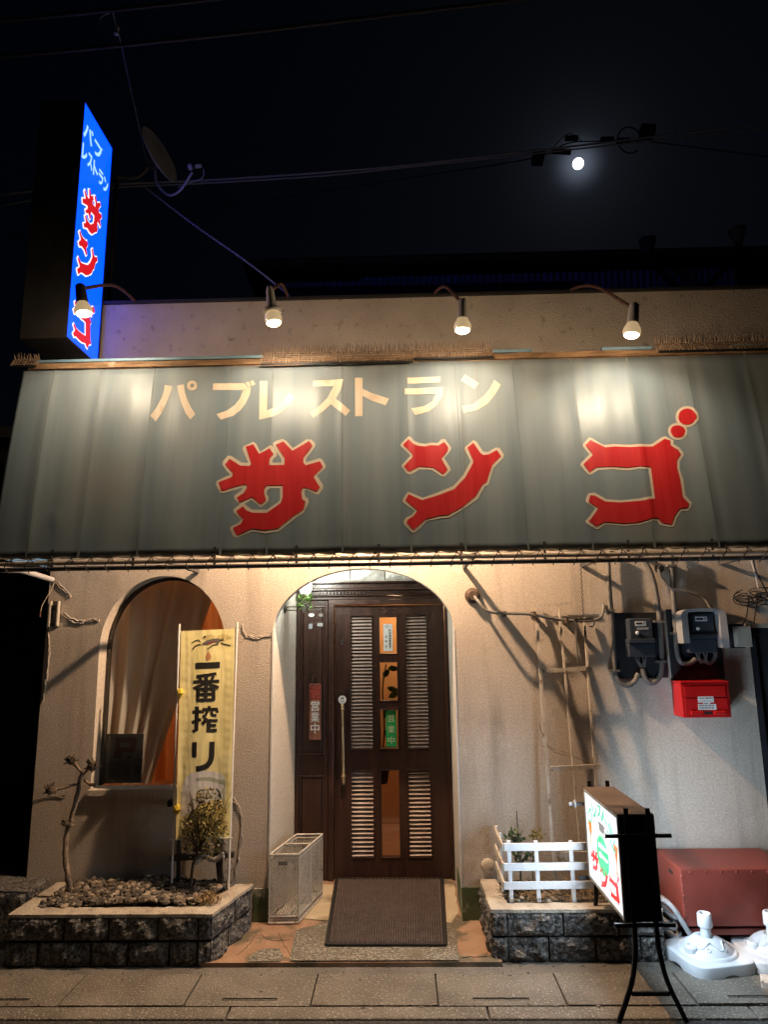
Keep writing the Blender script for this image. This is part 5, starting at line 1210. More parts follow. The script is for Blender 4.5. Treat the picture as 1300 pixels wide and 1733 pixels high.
for (px, py, w, h, mt, nm, lb_, rnd_) in ((527, 1041, .022, .013, 'paper', 'oval_sticker', 'white oval sticker at the top of the side panel', 1), (543.5, 1041, .021, .012, 'conduit', 'oval_sticker', 'dark oval sticker at the top right of the side panel', 1), (525.5, 1060, .018, .040, 'cable_grey', 'label_sticker', 'torn blue-grey label below the white oval sticker', 0), (543, 1057, .034, .026, 'hood_grey', 'label_sticker', 'square silver label below the dark oval sticker', 0)):
    c = P(px, py, BY - .047) ; t = thing(nm, c, lb_, 'sticker'); m = MB()
    if rnd_: m.prism([c + V((a, 0, b)) for a, b in circ(0, 0, w, h)], (0, -.001, 0))
    else: m.prism([c + V((a * w / 1.2, 0, b * h / 2)) for a, b in ((-1, -.8), (-.3, -1), (.8, -.9), (1, .2), (.9, 1), (-.9, .95))], (0, -.001, 0))
    m.build('sheet', mt, t)
# wall lantern with ivy inside the alcove
ly = .34; lx = XL + .03
lc = P(517, 1012, ly); la = V((-.828, ly, P(490, 1030, ly).z))
lan = thing('wall_lantern', la, 'small lantern on an iron bracket with ivy at the upper left of the alcove', 'lantern')
MB().lathe(la, [(.035, 0), (.035, .008), (.02, .018)], 14, (1, 0, 0)).build('wall_plate', 'dark_iron', lan)
for dz in (-.012, .012): MB().tube([la + V((.01, 0, dz)), V((lc.x - .02, ly, la.z + dz))], .005, 6).build('bracket_arm', 'dark_iron', lan)
MB().lathe(V((lc.x, ly, la.z - .03)), [(.018, 0), (.024, .02), (.024, .05), (.02, .055)], 10).build('cup', 'conduit', lan)
MB().lathe(V((lc.x, ly, la.z + .10)), [(.030, 0), (.045, .03), (.042, .10), (.02, .14)], 14).build('lamp_shade', 'shade_glass', lan, smooth=True)
leaf_cloud(70, V((lc.x, ly - .02, la.z + .05)), V((.06, .05, .07)), .035, 21, hollow=0).build('ivy', 'leaf_bright', lan)
light('lantern_light', 'POINT', V((lc.x + .05, ly - .02, la.z + .26)), 22, (.96, 1, .90), .05, lan)
# house plant behind the door panes
hp = thing('house_plant', (D(650, 1180).x - .03, 1.02, .75), 'leafy green house plant behind the middle door panes', 'plant')
base = V((D(646, 1180).x - .02, 1.02, .75)); MB().tube(spl([base, base + V((.03, 0, .25)), base + V((.02, 0, .55)), base + V((.05, 0, .75))], 4), .006, 6).build('stem', 'leaf_green', hp)
rnd = random.Random(8)
for i in range(9):
    p = base + V((rnd.uniform(.02, .09), rnd.uniform(-.05, .05), .12 + .075 * i)); a = V((rnd.uniform(-.2, 1), rnd.uniform(-.5, .2), rnd.uniform(-.4, .6))).normalized(); b = a.cross(V((0, 1, .3))).normalized(); s = .10
    MB().tris([p, p + a * s * .35 + b * s * .25, p + a * s * .7 + b * s * .2, p + a * s, p + a * s * .7 - b * s * .2, p + a * s * .35 - b * s * .25], [(0, 1, 2, 3, 4, 5)]).build('leaf', 'leaf_bright', hp)
o = MB().lathe(base - V((0, 0, .14)), [(.05, 0), (.07, .13), (.075, .15), (.06, .15)], 16).build('pot', 'rust', hp, smooth=True)
MB().tube([base - V((0, 0, 0)), V((base.x, base.y, 2.59))], .002, 5).build('cord', 'cable', hp)

# ================================================================== RIGHT-HAND WALL FITTINGS
fp = thing('wall_conduit', P(800, 1008, -.005), 'rusty conduit coming out of a round flange right of the arch', 'conduit')
c = P(800, 1008, -.0); m = MB(); m.lathe(c, [(.052, 0), (.050, .012), (.036, .022), (.030, .05)], 18, (0, -1, 0)); m.build('flange', 'rust_dark', fp, smooth=True)
m = MB(); m.tube(spl([c + V((.005, -.03, 0)), P(810, 1018, -.10), P(826, 1034, -.12), P(855, 1038, -.11), P(900, 1040, -.09), P(960, 1050, -.07), P(1012, 1048, -.05), P(1022, 1030, -.03), P(1020, 1022, -.005)], 6), .0095, 8); m.build('pipe', 'conduit', fp, smooth=True)
for px in (855, 905, 960): 
    p = P(px, 1039 if px < 950 else 1050, -.10); MB().box(p - V((.008, .015, .016)), p + V((.008, .10, .016))).build('clip', 'rust_dark', fp)
ch = thing('hanging_chain', P(985, 950, -.10), 'thin twisted chain hanging from the tent rail to the trellis hook', 'chain')
m = MB()
a, b = P(983, 946, -.10), P(988, 1046, -.10)
for k in range(26):
    p = mid(a, b, k / 26); q_ = mid(a, b, (k + .8) / 26); m.tube([p + V((.004 * (-1) ** k, .003 * (-1) ** (k // 2), 0)), q_ - V((.004 * (-1) ** k, 0, 0))], .003, 5)
m.build('links', 'cable', ch)['kind'] = 'stuff'
m = MB(); m.bar(P(972, 1049, -.10), P(1005, 1047, -.10), .012); m.tube(spl([P(1000, 1048, -.10), P(1006, 1052, -.11), P(1004, 1060, -.11), P(998, 1060, -.11)], 4), .004, 6); m.build('hook_bar', 'dark_iron', ch)
MB().bar(P(974, 1050, -.10), P(979, 1122, -.10), .010).build('hook_rod', 'conduit', ch)
# trellis
TRY = -.10
tl = thing('trellis', G(970, 1505, .25), 'tall weathered white trellis leaning on the wall inside the right planter', 'trellis')
for a, b, w in (((907, 1020), (935, 1430), .017), ((946, 1022), (983, 1432), .012), ((989, 1045), (1016, 1420), .013)):
    p, q_ = P(*a, -.03), P(*b, -.18); m = MB(); m.bar(p, q_, w, .014); m.build('post', 'white_aged', tl)
q0 = P(935, 1430, -.18); m = MB(); m.bar(q0, V((q0.x + .01, -.2, .25)), .022, .014); m.build('post', 'white_aged', tl)
for a, b, y, w in (((905, 1025), (988, 1020), -.022, .016), ((914, 1136), (1002, 1131), -.062, .024), ((932, 1301), (1016, 1297), -.125, .026), ((944, 1450), (1020, 1448), -.18, .05)):
    m = MB(); m.bar(P(*a, y - .012), P(*b, y - .012), .012, w); m.build('rail', 'white_aged', tl)
rnd = random.Random(4)
m = MB()
m.tube(spl([P(912, 1225, -.13), P(922, 1250, -.12), P(938, 1272, -.11), P(975, 1282, -.11), P(1008, 1295, -.12), P(1010, 1275, -.12), P(998, 1290, -.13)], 5), .0025, 5)
m.tube(spl([P(918, 1262, -.13), P(940, 1268, -.11), P(965, 1276, -.11)], 4), .002, 5); m.build('tie_vine', 'dry', tl)
# meters
def meter(bx, mx, label, hood):
    (a0, a1), (b0, b1) = bx; p, q_ = P(a0, b1, -.02), P(a1, b0, -.02)
    t = thing('electric_meter', ((p.x + q_.x) / 2, -.002, p.z), label, 'electric meter', 'electric meters on the right wall')
    MB().box((p.x, -.022, p.z), (q_.x, -.002, q_.z)).build('board', 'meter_board', t, bevel=.003)
    (c0, c1), (d0, d1) = mx; p2, q2 = P(c0, d1, -.09), P(c1, d0, -.09); h = q2.z - p2.z; w = q2.x - p2.x
    MB().box((p2.x + .01, -.095, p2.z + h * .45), (q2.x - .006, -.0225, q2.z)).build('case', 'meter', t, bevel=.008)
    MB().box((p2.x, -.11, p2.z + h * .36), (q2.x, -.0225, p2.z + h * .47)).build('cover_lip', 'meter', t, bevel=.004)
    MB().box((p2.x, -.09, p2.z), (q2.x, -.0225, p2.z + h * .355)).build('terminal_cover', 'meter', t, bevel=.006)
    ff = lambda u, v, y: V((p2.x + w * u, y, q2.z - h * v))
    m = MB(); m.box(ff(.30, .20, -.0975), ff(.72, .08, -.0955)); d = m.build('display_plate', 'paper', t)
    m = MB(); m.box(ff(.33, .165, -.0988), ff(.58, .115, -.0978)); m.box(ff(.62, .13, -.0988), ff(.70, .11, -.0978)); m.box(ff(.62, .165, -.0988), ff(.66, .145, -.0978)); m.build('display_window', 'ink', d)
    if not hood: MB().box(ff(.36, .30, -.0975), ff(.80, .24, -.0955)).build('rating_plate', 'hood_grey', t)
    MB().lathe(ff(.36, .38, -.0955), [(.012, 0), (.012, .004), (.008, .007)], 14, (0, -1, 0)).build('seal', 'paper', t, smooth=True)
    for k in range(4):
        a = V((p2.x + w * (.3 + .13 * k), -.06, p2.z)); MB().tube(spl([a, a + V((.006 * (-1) ** k, .0, -.03)), a + V((.02 * (1 if k < 2 else -1) + .01, .01, -.065))], 4), .005, 6).build('lead', 'conduit', t)
    if hood:
        m = MB(); x0_, x1_, zt, zb = p2.x - .055, q2.x + .05, q2.z + .03, p2.z + .03; n = 24; o_ = []; i_ = []
        for k in range(n + 1):
            th = math.pi * k / n; cx = (x0_ + x1_) / 2; o_.append((cx + (x1_ - x0_) / 2 * abs(math.cos(th)) ** .5 * (1 if math.cos(th) > 0 else -1), zt - .06 + .06 * math.sin(th) ** .6))
        o_ = [(x1_, zb)] + o_ + [(x0_, zb + .03)]; ins_ = [(a + (.042 if a < (x0_ + x1_) / 2 else -.042), min(b, zt - .02)) for a, b in o_]
        for k in range(len(o_) - 1):
            a, b, c_, d_ = o_[k], o_[k + 1], ins_[k + 1], ins_[k]
            m.poly([(a[0], -.15, a[1]), (b[0], -.15, b[1]), (c_[0], -.145, c_[1]), (d_[0], -.145, d_[1])]); m.poly([(a[0], -.15, a[1]), (b[0], -.15, b[1]), (b[0], -.024, b[1]), (a[0], -.024, a[1])]); m.poly([(d_[0], -.145, d_[1]), (c_[0], -.145, c_[1]), (c_[0], -.05, c_[1]), (d_[0], -.05, d_[1])])
        m.build('hood', 'hood_grey', t)
    return t
m1 = meter(((1044, 1122), (1036, 1148)), ((1066, 1105), (1046, 1112)), 'dark electric meter on a black board, the left one of two', False)
m2 = meter(((1139, 1216), (1030, 1150)), ((1168, 1209), (1038, 1105)), 'electric meter under a grey hood above the red mailbox', True)
def pipe(parent, px, r, y=-.04, name='conduit'): return MB().tube(spl([P(a, b, y) for a, b in px], 6), r, 10).build(name, 'conduit', parent, smooth=True)
pipe(m1, ((1029, 935), (1032, 1000), (1037, 1060), (1040, 1120), (1045, 1148), (1060, 1160), (1074, 1154), (1081, 1140)), .0165)
pipe(m1, ((1072, 935), (1090, 948), (1103, 972), (1112, 1010), (1118, 1060), (1121, 1120), (1117, 1145), (1104, 1156), (1093, 1148), (1088, 1132)), .0165)
pipe(m2, ((1136, 935), (1139, 990), (1143, 1050), (1146, 1100), (1153, 1120), (1168, 1122), (1178, 1115)), .0165)
pipe(m2, ((1115, 963), (1122, 980), (1140, 997), (1170, 1003), (1192, 1012), (1204, 1030)), .0105, -.06)
pipe(m2, ((1212, 1098), (1211, 1112), (1202, 1122), (1192, 1115)), .015)
for par, px, py in ((m1, 1041, 1135), (m1, 1116, 1052), (m1, 1120, 1120), (m2, 1138, 957), (m2, 1144, 1072), (m1, 1033, 1033)):
    c = P(px, py, -.05); MB().box(c - V((.03, .012, .007)), c + V((.03, .045, .007))).build('clamp', 'conduit', par)
MB().lathe(P(1115, 963, -.0), [(.026, 0), (.026, .03), (.018, .06)], 14, (0, -1, 0)).build('gland', 'cable', m2, smooth=True)
# mailbox
mx0, mx1, mz0, mz1 = 1.712, 2.004, 1.200, 1.405; MY = -.155
mbx = thing('mailbox', ((mx0 + mx1) / 2, -.002, mz0), 'red steel mailbox with white address labels below the hooded meter', 'mailbox')
MB().box((mx0, MY, mz0), (mx1, -.003, mz1)).build('body', 'red_post', mbx, bevel=.004)
MB().box((mx0 - .004, MY - .008, mz1 + .001), (mx1 + .004, -.004, mz1 + .010)).build('lid', 'red_post', mbx, bevel=.003)
mf = lambda u, v, d: V((mx0 + (mx1 - mx0) * u, MY - d, mz1 - (mz1 - mz0) * v))
MB().box(mf(.06, .40, .007), mf(.92, .10, .001)).build('flap', 'red_post', mbx, bevel=.003)
MB().box(mf(.05, .97, .005), mf(.94, .44, .0012)).build('door', 'red_post', mbx, bevel=.002)
for u0, u1 in ((.16, .40), (.64, .86)): MB().tube([mf(u0, .86, .006), mf(u1, .86, .006)], .013, 10).build('emboss', 'red_post', mbx, smooth=True)
MB().box(mf(.44, .90, .0062), mf(.60, .83, .0052)).build('slot', 'hole', mbx)
lab = MB(); lab.box(mf(.325, .565, .0068), mf(.65, .39, .0054)); lab.box(mf(.43, .61, .0066), mf(.57, .566, .0054)); lab.box(mf(.315, .775, .0068), mf(.69, .611, .0054)); lab = lab.build('address_label', 'paper', mbx)
m = MB()
for i, ch_ in enumerate('パブレストランサンゴ'): put_glyph(m, ch_, lambda a, b: mf(a, b, .0078), .34 + .030 * i, .362 + .030 * i, .545, .505, .02)
rnd = random.Random(3)
for v, n_, u0 in ((.42, 10, .345), (.575, 3, .45), (.635, 11, .33), (.70, 11, .33)):
    for i in range(n_):
        u = u0 + .030 * i; w = rnd.uniform(.012, .022); m.poly([mf(u, v, .0078), mf(u + w, v, .0078), mf(u + w, v + rnd.uniform(.028, .042), .0078), mf(u, v + .036, .0078)])
m.build('lettering', 'ink', lab)
# terminal box and wire tangle at the right
tb = thing('terminal_box', P(1248, 1080, -.005), 'cream terminal box on a dark plate beside the side door', 'terminal box')
MB().box(P(1239, 1097, -.02), P(1256, 1056, -.003)).build('plate', 'meter_board', tb); MB().box(P(1250, 1095, -.07), P(1265, 1060, -.021)).build('box', 'ivory', tb, bevel=.004)
wt = thing('wire_tangle', P(1282, 1010, -.01), 'messy bundle of wires hanging above the side door', 'wires')
m = MB(); rnd = random.Random(6)
for i in range(16):
    c = P(1280 + rnd.uniform(-22, 25), 1010 + rnd.uniform(-8, 10), -.03); r = rnd.uniform(.02, .06); ph = rnd.uniform(0, 6)
    m.tube([c + V((r * 1.6 * math.cos(ph + t), -.02 * math.sin(t * 2), r * .6 * math.sin(ph + t))) for t in (i_ * .45 for i_ in range(11))], .003, 5)
m.tube(spl([P(1275, 940, -.02), P(1280, 965, -.03), P(1290, 985, -.03), P(1300, 1005, -.03)], 5), .005, 5); m.tube(spl([P(1283, 1015, -.03), P(1279, 1040, -.03), P(1276, 1060, -.03)], 5), .004, 5); m.tube(spl([P(1268, 1015, -.03), P(1265, 1040, -.03), P(1258, 1058, -.04)], 5), .004, 5)
m.build('wire', 'cable', wt)['kind'] = 'stuff'
m = MB(); m.tube(spl([P(1270, 940, -.02), P(1278, 968, -.03), P(1284, 995, -.03)], 5), .005, 5); m.build('pale_wire', 'pvc', wt)
vc = thing('vent_cap', P(826, 1465, -.005), 'round stucco-coloured vent cap on the wall by the small white fence', 'vent')
MB().lathe(P(826, 1465, 0), [(.042, 0), (.041, .008), (.034, .014), (.012, .017)], 20, (0, -1, 0)).build('cap', 'stucco_plain', vc, smooth=True)

# ================================================================== RIGHT PLANTER + FENCE
rp = thing('planter', (.9, -.25, 0), 'rough-block planter behind the illuminated stand sign, right of the doorway', 'planter')
RFL, RFR, RBL = V((.456, -.49, 0)), V((1.375, -.49, 0)), V((.452, -.01, 0)); RBR = V((1.375, -.01, 0))
jx = lambda px, py: (G(px, py, .1).x - RFL.x) / (RFR.x - RFL.x)
for r, (a, b) in enumerate(zc):
    course(RFL, RFR, [0, .095, .42, .74, 1] if r else [0, .095, .33, .60, .86, 1], a, b, rp, 130 + r * 17)
    course(RBL, RFL, [0, .45, 1] if r else [0, .55, 1], a, b, rp, 160 + r * 9); course(RFR, RBR, [0, .5, 1], a, b, rp, 190 + r * 5)
m = MB(); core = [(.50, -.45), (1.33, -.45), (1.33, -.02), (.50, -.02)]
for i in range(4): a, b = core[i], core[(i + 1) % 4]; m.poly([(*a, 0), (*b, 0), (*b, .236), (*a, .236)])
m.build('core', 'mortar', rp)
cap_ring([(RBL.x, RBL.y), (RFL.x, RFL.y - .004), (RFR.x, RFR.y - .004), (RBR.x, RBR.y)], [(RBL.x + .10, RBL.y), (RFL.x + .10, RFL.y + .09), (RFR.x - .08, RFR.y + .09), (RBR.x - .08, RBR.y)], .2385, .255, rp)
m = MB(); put_poly(m, [rough_line([(.52, -.02), (.52, -.43), (1.33, -.43), (1.33, -.02)], amp=.01)], lambda a, b: V((a, b, .246 + .015 * noise.noise(V((a * 8, b * 8, 0)))))); m.build('soil', 'soil', rp)
def in_rp(r): return .55 + .74 * r.random(), -.40 + .36 * r.random()
o = pebbles(260, in_rp, lambda x, y: .248, .006, .018, 12).build('gravel', 'stone'); o['kind'] = 'stuff'; tag(o, 'sparse stones on the soil of the right planter', 'gravel')
rnd = random.Random(15); m = MB()
for i in range(420):
    x, y = in_rp(rnd); a = V((x, y, .252 + rnd.uniform(0, .02))); d = V((rnd.uniform(-1, 1), rnd.uniform(-1, 1), rnd.uniform(-.1, .35))).normalized(); m.tube([a, a + d * rnd.uniform(.015, .06)], .0014, 4)
o = m.build('dry_twigs', 'dry'); o['kind'] = 'stuff'; tag(o, 'dry twigs littering the soil behind the white fence', 'twigs')
fn = thing('picket_fence', (P(925, 1500, -.40).x, -.40, .255), 'miniature white wooden fence with three rails on the right planter', 'fence')
fy = -.385
for py in (1433, 1466.5, 1498):
    a, b = P(853, py, fy), P(1040, py - 2, fy); m = MB(); m.bar(V((a.x, fy - .008, a.z)), V((b.x, fy - .008, a.z + .004)), .012, .040); m.build('rail', 'white_paint', fn, bevel=.002)
for px in (861, 907, 966, 1022):
    a = P(px, 1423, fy); m = MB(); m.bar(V((a.x, fy + .006, a.z)), V((a.x + .003, fy + .006, .252)), .022, .012); m.build('post', 'white_paint', fn, bevel=.002)
zr_ = [P(853, py, fy).z for py in (1433, 1466.5, 1498)]; xs_ = P(853, 1466, fy).x
for z in zr_: m = MB(); m.bar(V((xs_ - .004, fy - .012, z)), V((xs_ - .004, -.06, z + .01)), .012, .040); m.build('side_rail', 'white_aged', fn, bevel=.002)
for y in (-.07, -.22): m = MB(); m.bar(V((xs_ + .009, y, zr_[0] + .03)), V((xs_ + .009, y, .252)), .012, .022); m.build('post', 'white_paint', fn, bevel=.002)
pl1 = thing('small_plant', G(880, 1500, .255), 'leafy green seedling behind the white fence near the vent cap', 'plant')
leaf_cloud(90, P(872, 1420, -.22), V((.06, .05, .06)), .032, 31, hollow=0).build('leaves', 'leaf_green', pl1); leaf_cloud(90, P(888, 1450, -.22), V((.06, .05, .07)), .03, 32, hollow=0).build('leaves', 'leaf_green', pl1)
m = MB(); p0 = V((P(876, 1372, -.2).x, -.2, .25)); m.tube([p0, P(875, 1372, -.2)], .003, 5); m.build('stake', 'cable', pl1)
m = MB()
for a in ((868, 1415), (882, 1430), (893, 1440)): m.tube(spl([V((P(880, 1500, -.22).x, -.22, .25)), P(882, 1470, -.22), P(*a, -.22)], 4), .003, 5)
m.build('stem', 'leaf_green', pl1)
pl2 = thing('small_plant', G(905, 1500, .255), 'thin yellowish plant leaning right behind the white fence', 'plant')
leaf_cloud(60, P(908, 1415, -.18), V((.05, .04, .04)), .026, 41, hollow=0).build('leaves', 'leaf_olive', pl2)
m = MB()
for a in ((905, 1410), (914, 1402)): m.tube(spl([V((P(903, 1500, -.18).x, -.18, .25)), P(902, 1450, -.18), P(*a, -.18)], 4), .0025, 5)
m.build('stem', 'leaf_olive', pl2)
for i, (a, b, s, lb_) in enumerate(((883, 1520, .016, 'pale pointed stone lying at the left foot of the small fence'), (929, 1524, .020, 'pale round stone lying between the fence posts'))):
    c = G(a, b, .262); o = pebbles(1, lambda r, c=c: (c.x, c.y), lambda x, y: .258, s, s + .002, 70 + i).build('pale_stone', 'cap'); tag(o, lb_, 'stone')

# ================================================================== ILLUMINATED STAND SIGN
KX0, KX1, KY0, KY1, KZ0, KZ1 = 1.006, 1.172, -1.06, -.455, .405, .862
ks = thing('stand_sign', ((KX0 + KX1) / 2, (KY0 + KY1) / 2, 0), 'illuminated stand sign with white face, coffee cup and red コーラル letters', 'sign')
ks['label'] = 'illuminated white stand sign with red サンゴ letters on curved black legs'
MB().box((KX0 + .012, KY0 + .002, KZ0 + .002), (KX1 - .012, KY1 - .002, KZ1 - .002)).build('light_box', 'black_metal', ks)
MB().box((KX0 - .002, KY0 - .002, KZ1 - .001), (KX1 + .002, KY1 + .002, KZ1 + .006)).build('top_plate', 'box_top', ks)
MB().box((KX0 + .004, KY0 - .006, KZ0), (KX1 - .004, KY0 + .0015, KZ1 - .002)).build('end_panel', 'black_metal', ks)
for x, s in ((KX0, -1), (KX1, 1)):
    xa, xb = (x, x + .011) if s < 0 else (x - .011, x)
    f = MB().box((xa, KY0 + .014, KZ0 + .014), (xb, KY1 - .014, KZ1 - .014)).build('face', 'face_lit', ks)
    m = MB()
    for a, b in (((KY0, KZ0), (KY1, KZ0 + .013)), ((KY0, KZ1 - .0145), (KY1, KZ1 - .0015)), ((KY0, KZ0 + .0132), (KY0 + .013, KZ1 - .0148)), ((KY1 - .013, KZ0 + .0132), (KY1, KZ1 - .0148))):
        m.box((min(xa, xb) - (.004 if s < 0 else 0), a[0], a[1]), (max(xa, xb) + (.004 if s > 0 else 0), b[0], b[1]))
    m.build('face_frame', 'hood_grey', ks)
    tl_ = light('tube_light', 'AREA', V((x + s * .006, (KY0 + KY1) / 2, (KZ0 + KZ1) / 2)), (7.5 if s < 0 else 16), (.66, .84, 1), parent=ks, shape='RECTANGLE')
    tl_.data.size = KY1 - KY0 - .04; tl_.data.size_y = KZ1 - KZ0 - .04; tl_.rotation_euler = V((-s, 0, 0)).to_track_quat('Z', 'X').to_euler()
    # u runs left to right as read from that side
    def kf(off, s=s, x=x):
        return (lambda u, v: V((x + s * off, (KY1 - (KY1 - KY0) * u) if s < 0 else (KY0 + (KY1 - KY0) * u), KZ1 - (KZ1 - KZ0) * v)))
    def art(name, mt, groups, off=.0012, f=f, kf=kf):
        m = MB()
        for i, g in enumerate(groups): put_poly(m, g, kf(off + .0003 * i))
        return m.build(name, mt, f)
    for i, k in enumerate(('pa', 'bu', 're', 'su', 'to', 'ra', 'n')):       # arched title
        th = math.pi * (.90 - .80 * i / 6); cu_, cv_ = .48 + .37 * math.cos(th), .46 - .335 * math.sin(th); g = KANA[k]; bb = bbox(g); rot = (math.pi / 2 - th)
        def loc(a, b, bb=bb, cu_=cu_, cv_=cv_, rot=rot):
            x_, y_ = ((a - bb[0]) / (bb[1] - bb[0]) - .5) * .14, ((b - bb[2]) / (bb[3] - bb[2]) - .5) * .15
            return (cu_ + x_ * math.cos(rot) - y_ * math.sin(rot), cv_ + x_ * math.sin(rot) + y_ * math.cos(rot))
        art('katakana_letter', 'lit_teal', [[[loc(a, b) for a, b in l] for l in gg] for gg in g])
    art('plate_disc', 'lit_green', [[circ(.50, .58, .175, .205, 40)]])
    art('cutlery', 'lit_white', [[[(.40, .47), (.62, .47), (.665, .50), (.40, .515)]], [[(.40, .575), (.44, .555), (.48, .575), (.64, .575), (.64, .605), (.48, .605), (.44, .625), (.40, .605)]]], .0025)
    art('coffee_cup', 'lit_grey', [[[(.42, .235), (.60, .235), (.575, .335), (.45, .335)]], [circ(.615, .280, .04, .035, 16), circ(.615, .280, .022, .020, 16)], [[(.38, .348), (.64, .348), (.64, .362), (.38, .362)]]])
    art('wine_glass', 'lit_orange', [[[(.10, .33), (.20, .33), (.20, .43), (.165, .475), (.165, .56), (.20, .575), (.10, .575), (.135, .56), (.135, .475), (.10, .43)]]])
    art('flute_glass', 'lit_orange', [[[(.83, .33), (.95, .33), (.90, .50), (.90, .60), (.94, .615), (.84, .615), (.88, .60), (.88, .50)]]])
    for k, (u0, u1, v0, v1) in dict(sa=(.10, .36, .60, .86), n=(.38, .62, .70, .95), go=(.64, .93, .62, .92)).items():
        g = CORAL[k]['red']; bb = bbox(g); art('coral_letter', 'lit_red', [[[(u0 + (a - bb[0]) / (bb[1] - bb[0]) * (u1 - u0), v0 + (b - bb[2]) / (bb[3] - bb[2]) * (v1 - v0)) for a, b in l] for l in gg] for gg in g])
for y in (KY0 - .014, KY1 + .014):                        # end frames with curved legs
    for s, x in ((-1, KX0 + .035), (1, KX1 - .030)):
        pts = spl([V((x, y, KZ1 + .035)), V((x, y, KZ0 + .1)), V((x, y, KZ0 - .03)), V((x + s * .004, y, KZ0 - .12)), V((x + s * .030, y, .16)), V((x + s * .10, y, 0.0))], 6)
        m = MB()
        for a, b in zip(pts, pts[1:]): m.bar(a, b + (b - a) * .04, .020, .012)
        m.build('leg', 'black_metal', ks)
    for z, w in ((KZ1 - .085, .07), (KZ0 - .008, .055)):
        m = MB(); m.bar((KX0 - w, y - .004, z), (KX1 + w, y - .004, z), .012, .016); m.build('crossbar', 'black_metal', ks)
    m = MB(); m.bar((KX0 + .00, y, .115), (KX1 + .005, y, .115), .012, .016); m.build('foot_bar', 'black_metal', ks)
m = MB(); c = V((KX0 - .05, KY1 + .014, KZ1 - .085)); m.lathe(c, [(.022, 0), (.022, .006), (.010, .012), (.010, .035)], 12, (-1, 0, 0)); m.build('knob', 'hood_grey', ks, smooth=True)

# ================================================================== RED STEEL BOX, HOSE, PARASOL BASES
RX0, RX1, RY0, RZ0, RZ1 = 1.515, 2.14, -.41, .135, .425
rbx = thing('steel_box', ((RX0 + RX1) / 2, -.2, 0), 'red-brown painted steel box on a low stand by the right wall', 'box')
MB().box((RX0, RY0, RZ0), (RX1, -.03, RZ1)).build('body', 'red_steel', rbx, bevel=.006)
rv = MB().lathe((RX0 + .055, RY0, RZ1 - .016), [(.008, 0), (.007, .003), (.003, .005)], 10, (0, -1, 0)).build('rivet', 'red_steel', rbx, smooth=True)
for k in range(1, 7): inst(rv, rbx, (.085 * k, 0, 0))
for k in range(5): inst(rv, rbx, (-.044, 0, -.02 - .05 * k))
MB().box((RX0 - .0015, -.30, RZ1 - .062), (RX0 + .002, -.245, RZ1 - .045)).build('slot', 'hole', rbx)
MB().box((RX0 + .03, RY0 + .02, .085), (RX1 - .03, -.05, .118)).build('stand', 'red_steel', rbx, bevel=.003)
MB().box((RX0 + .02, RY0 + .05, .119), (RX1 - .02, -.06, .1345)).build('spacer', 'hole', rbx)
for x in (RX0 + .09, RX1 - .14):
    for y in (RY0 + .03, -.10): MB().box((x, y, 0), (x + .04, y + .04, .0845)).build('leg', 'red_steel', rbx)
hz = thing('hose', (1.50, -.25, 0), 'coiled grey hose stuffed between the right planter and the red box', 'hose')
pts = []
for i in range(70):
    t = i * .30; r = .062 + .012 * math.sin(i * .7); pts.append(V((1.478 + .03 * math.sin(t * .5) + r * .55 * math.cos(t), -.24 + r * 1.9 * math.sin(t), .02 + .0026 * i)))
MB().tube(pts, .0135, 8).build('coil', 'hose', hz, smooth=True)
MB().tube(spl([pts[-1], V((1.43, -.35, .25)), V((1.46, -.42, .23)), V((1.52, -.46, .12)), V((1.58, -.47, .02))], 6), .0135, 8).build('tail', 'hose', hz, smooth=True)
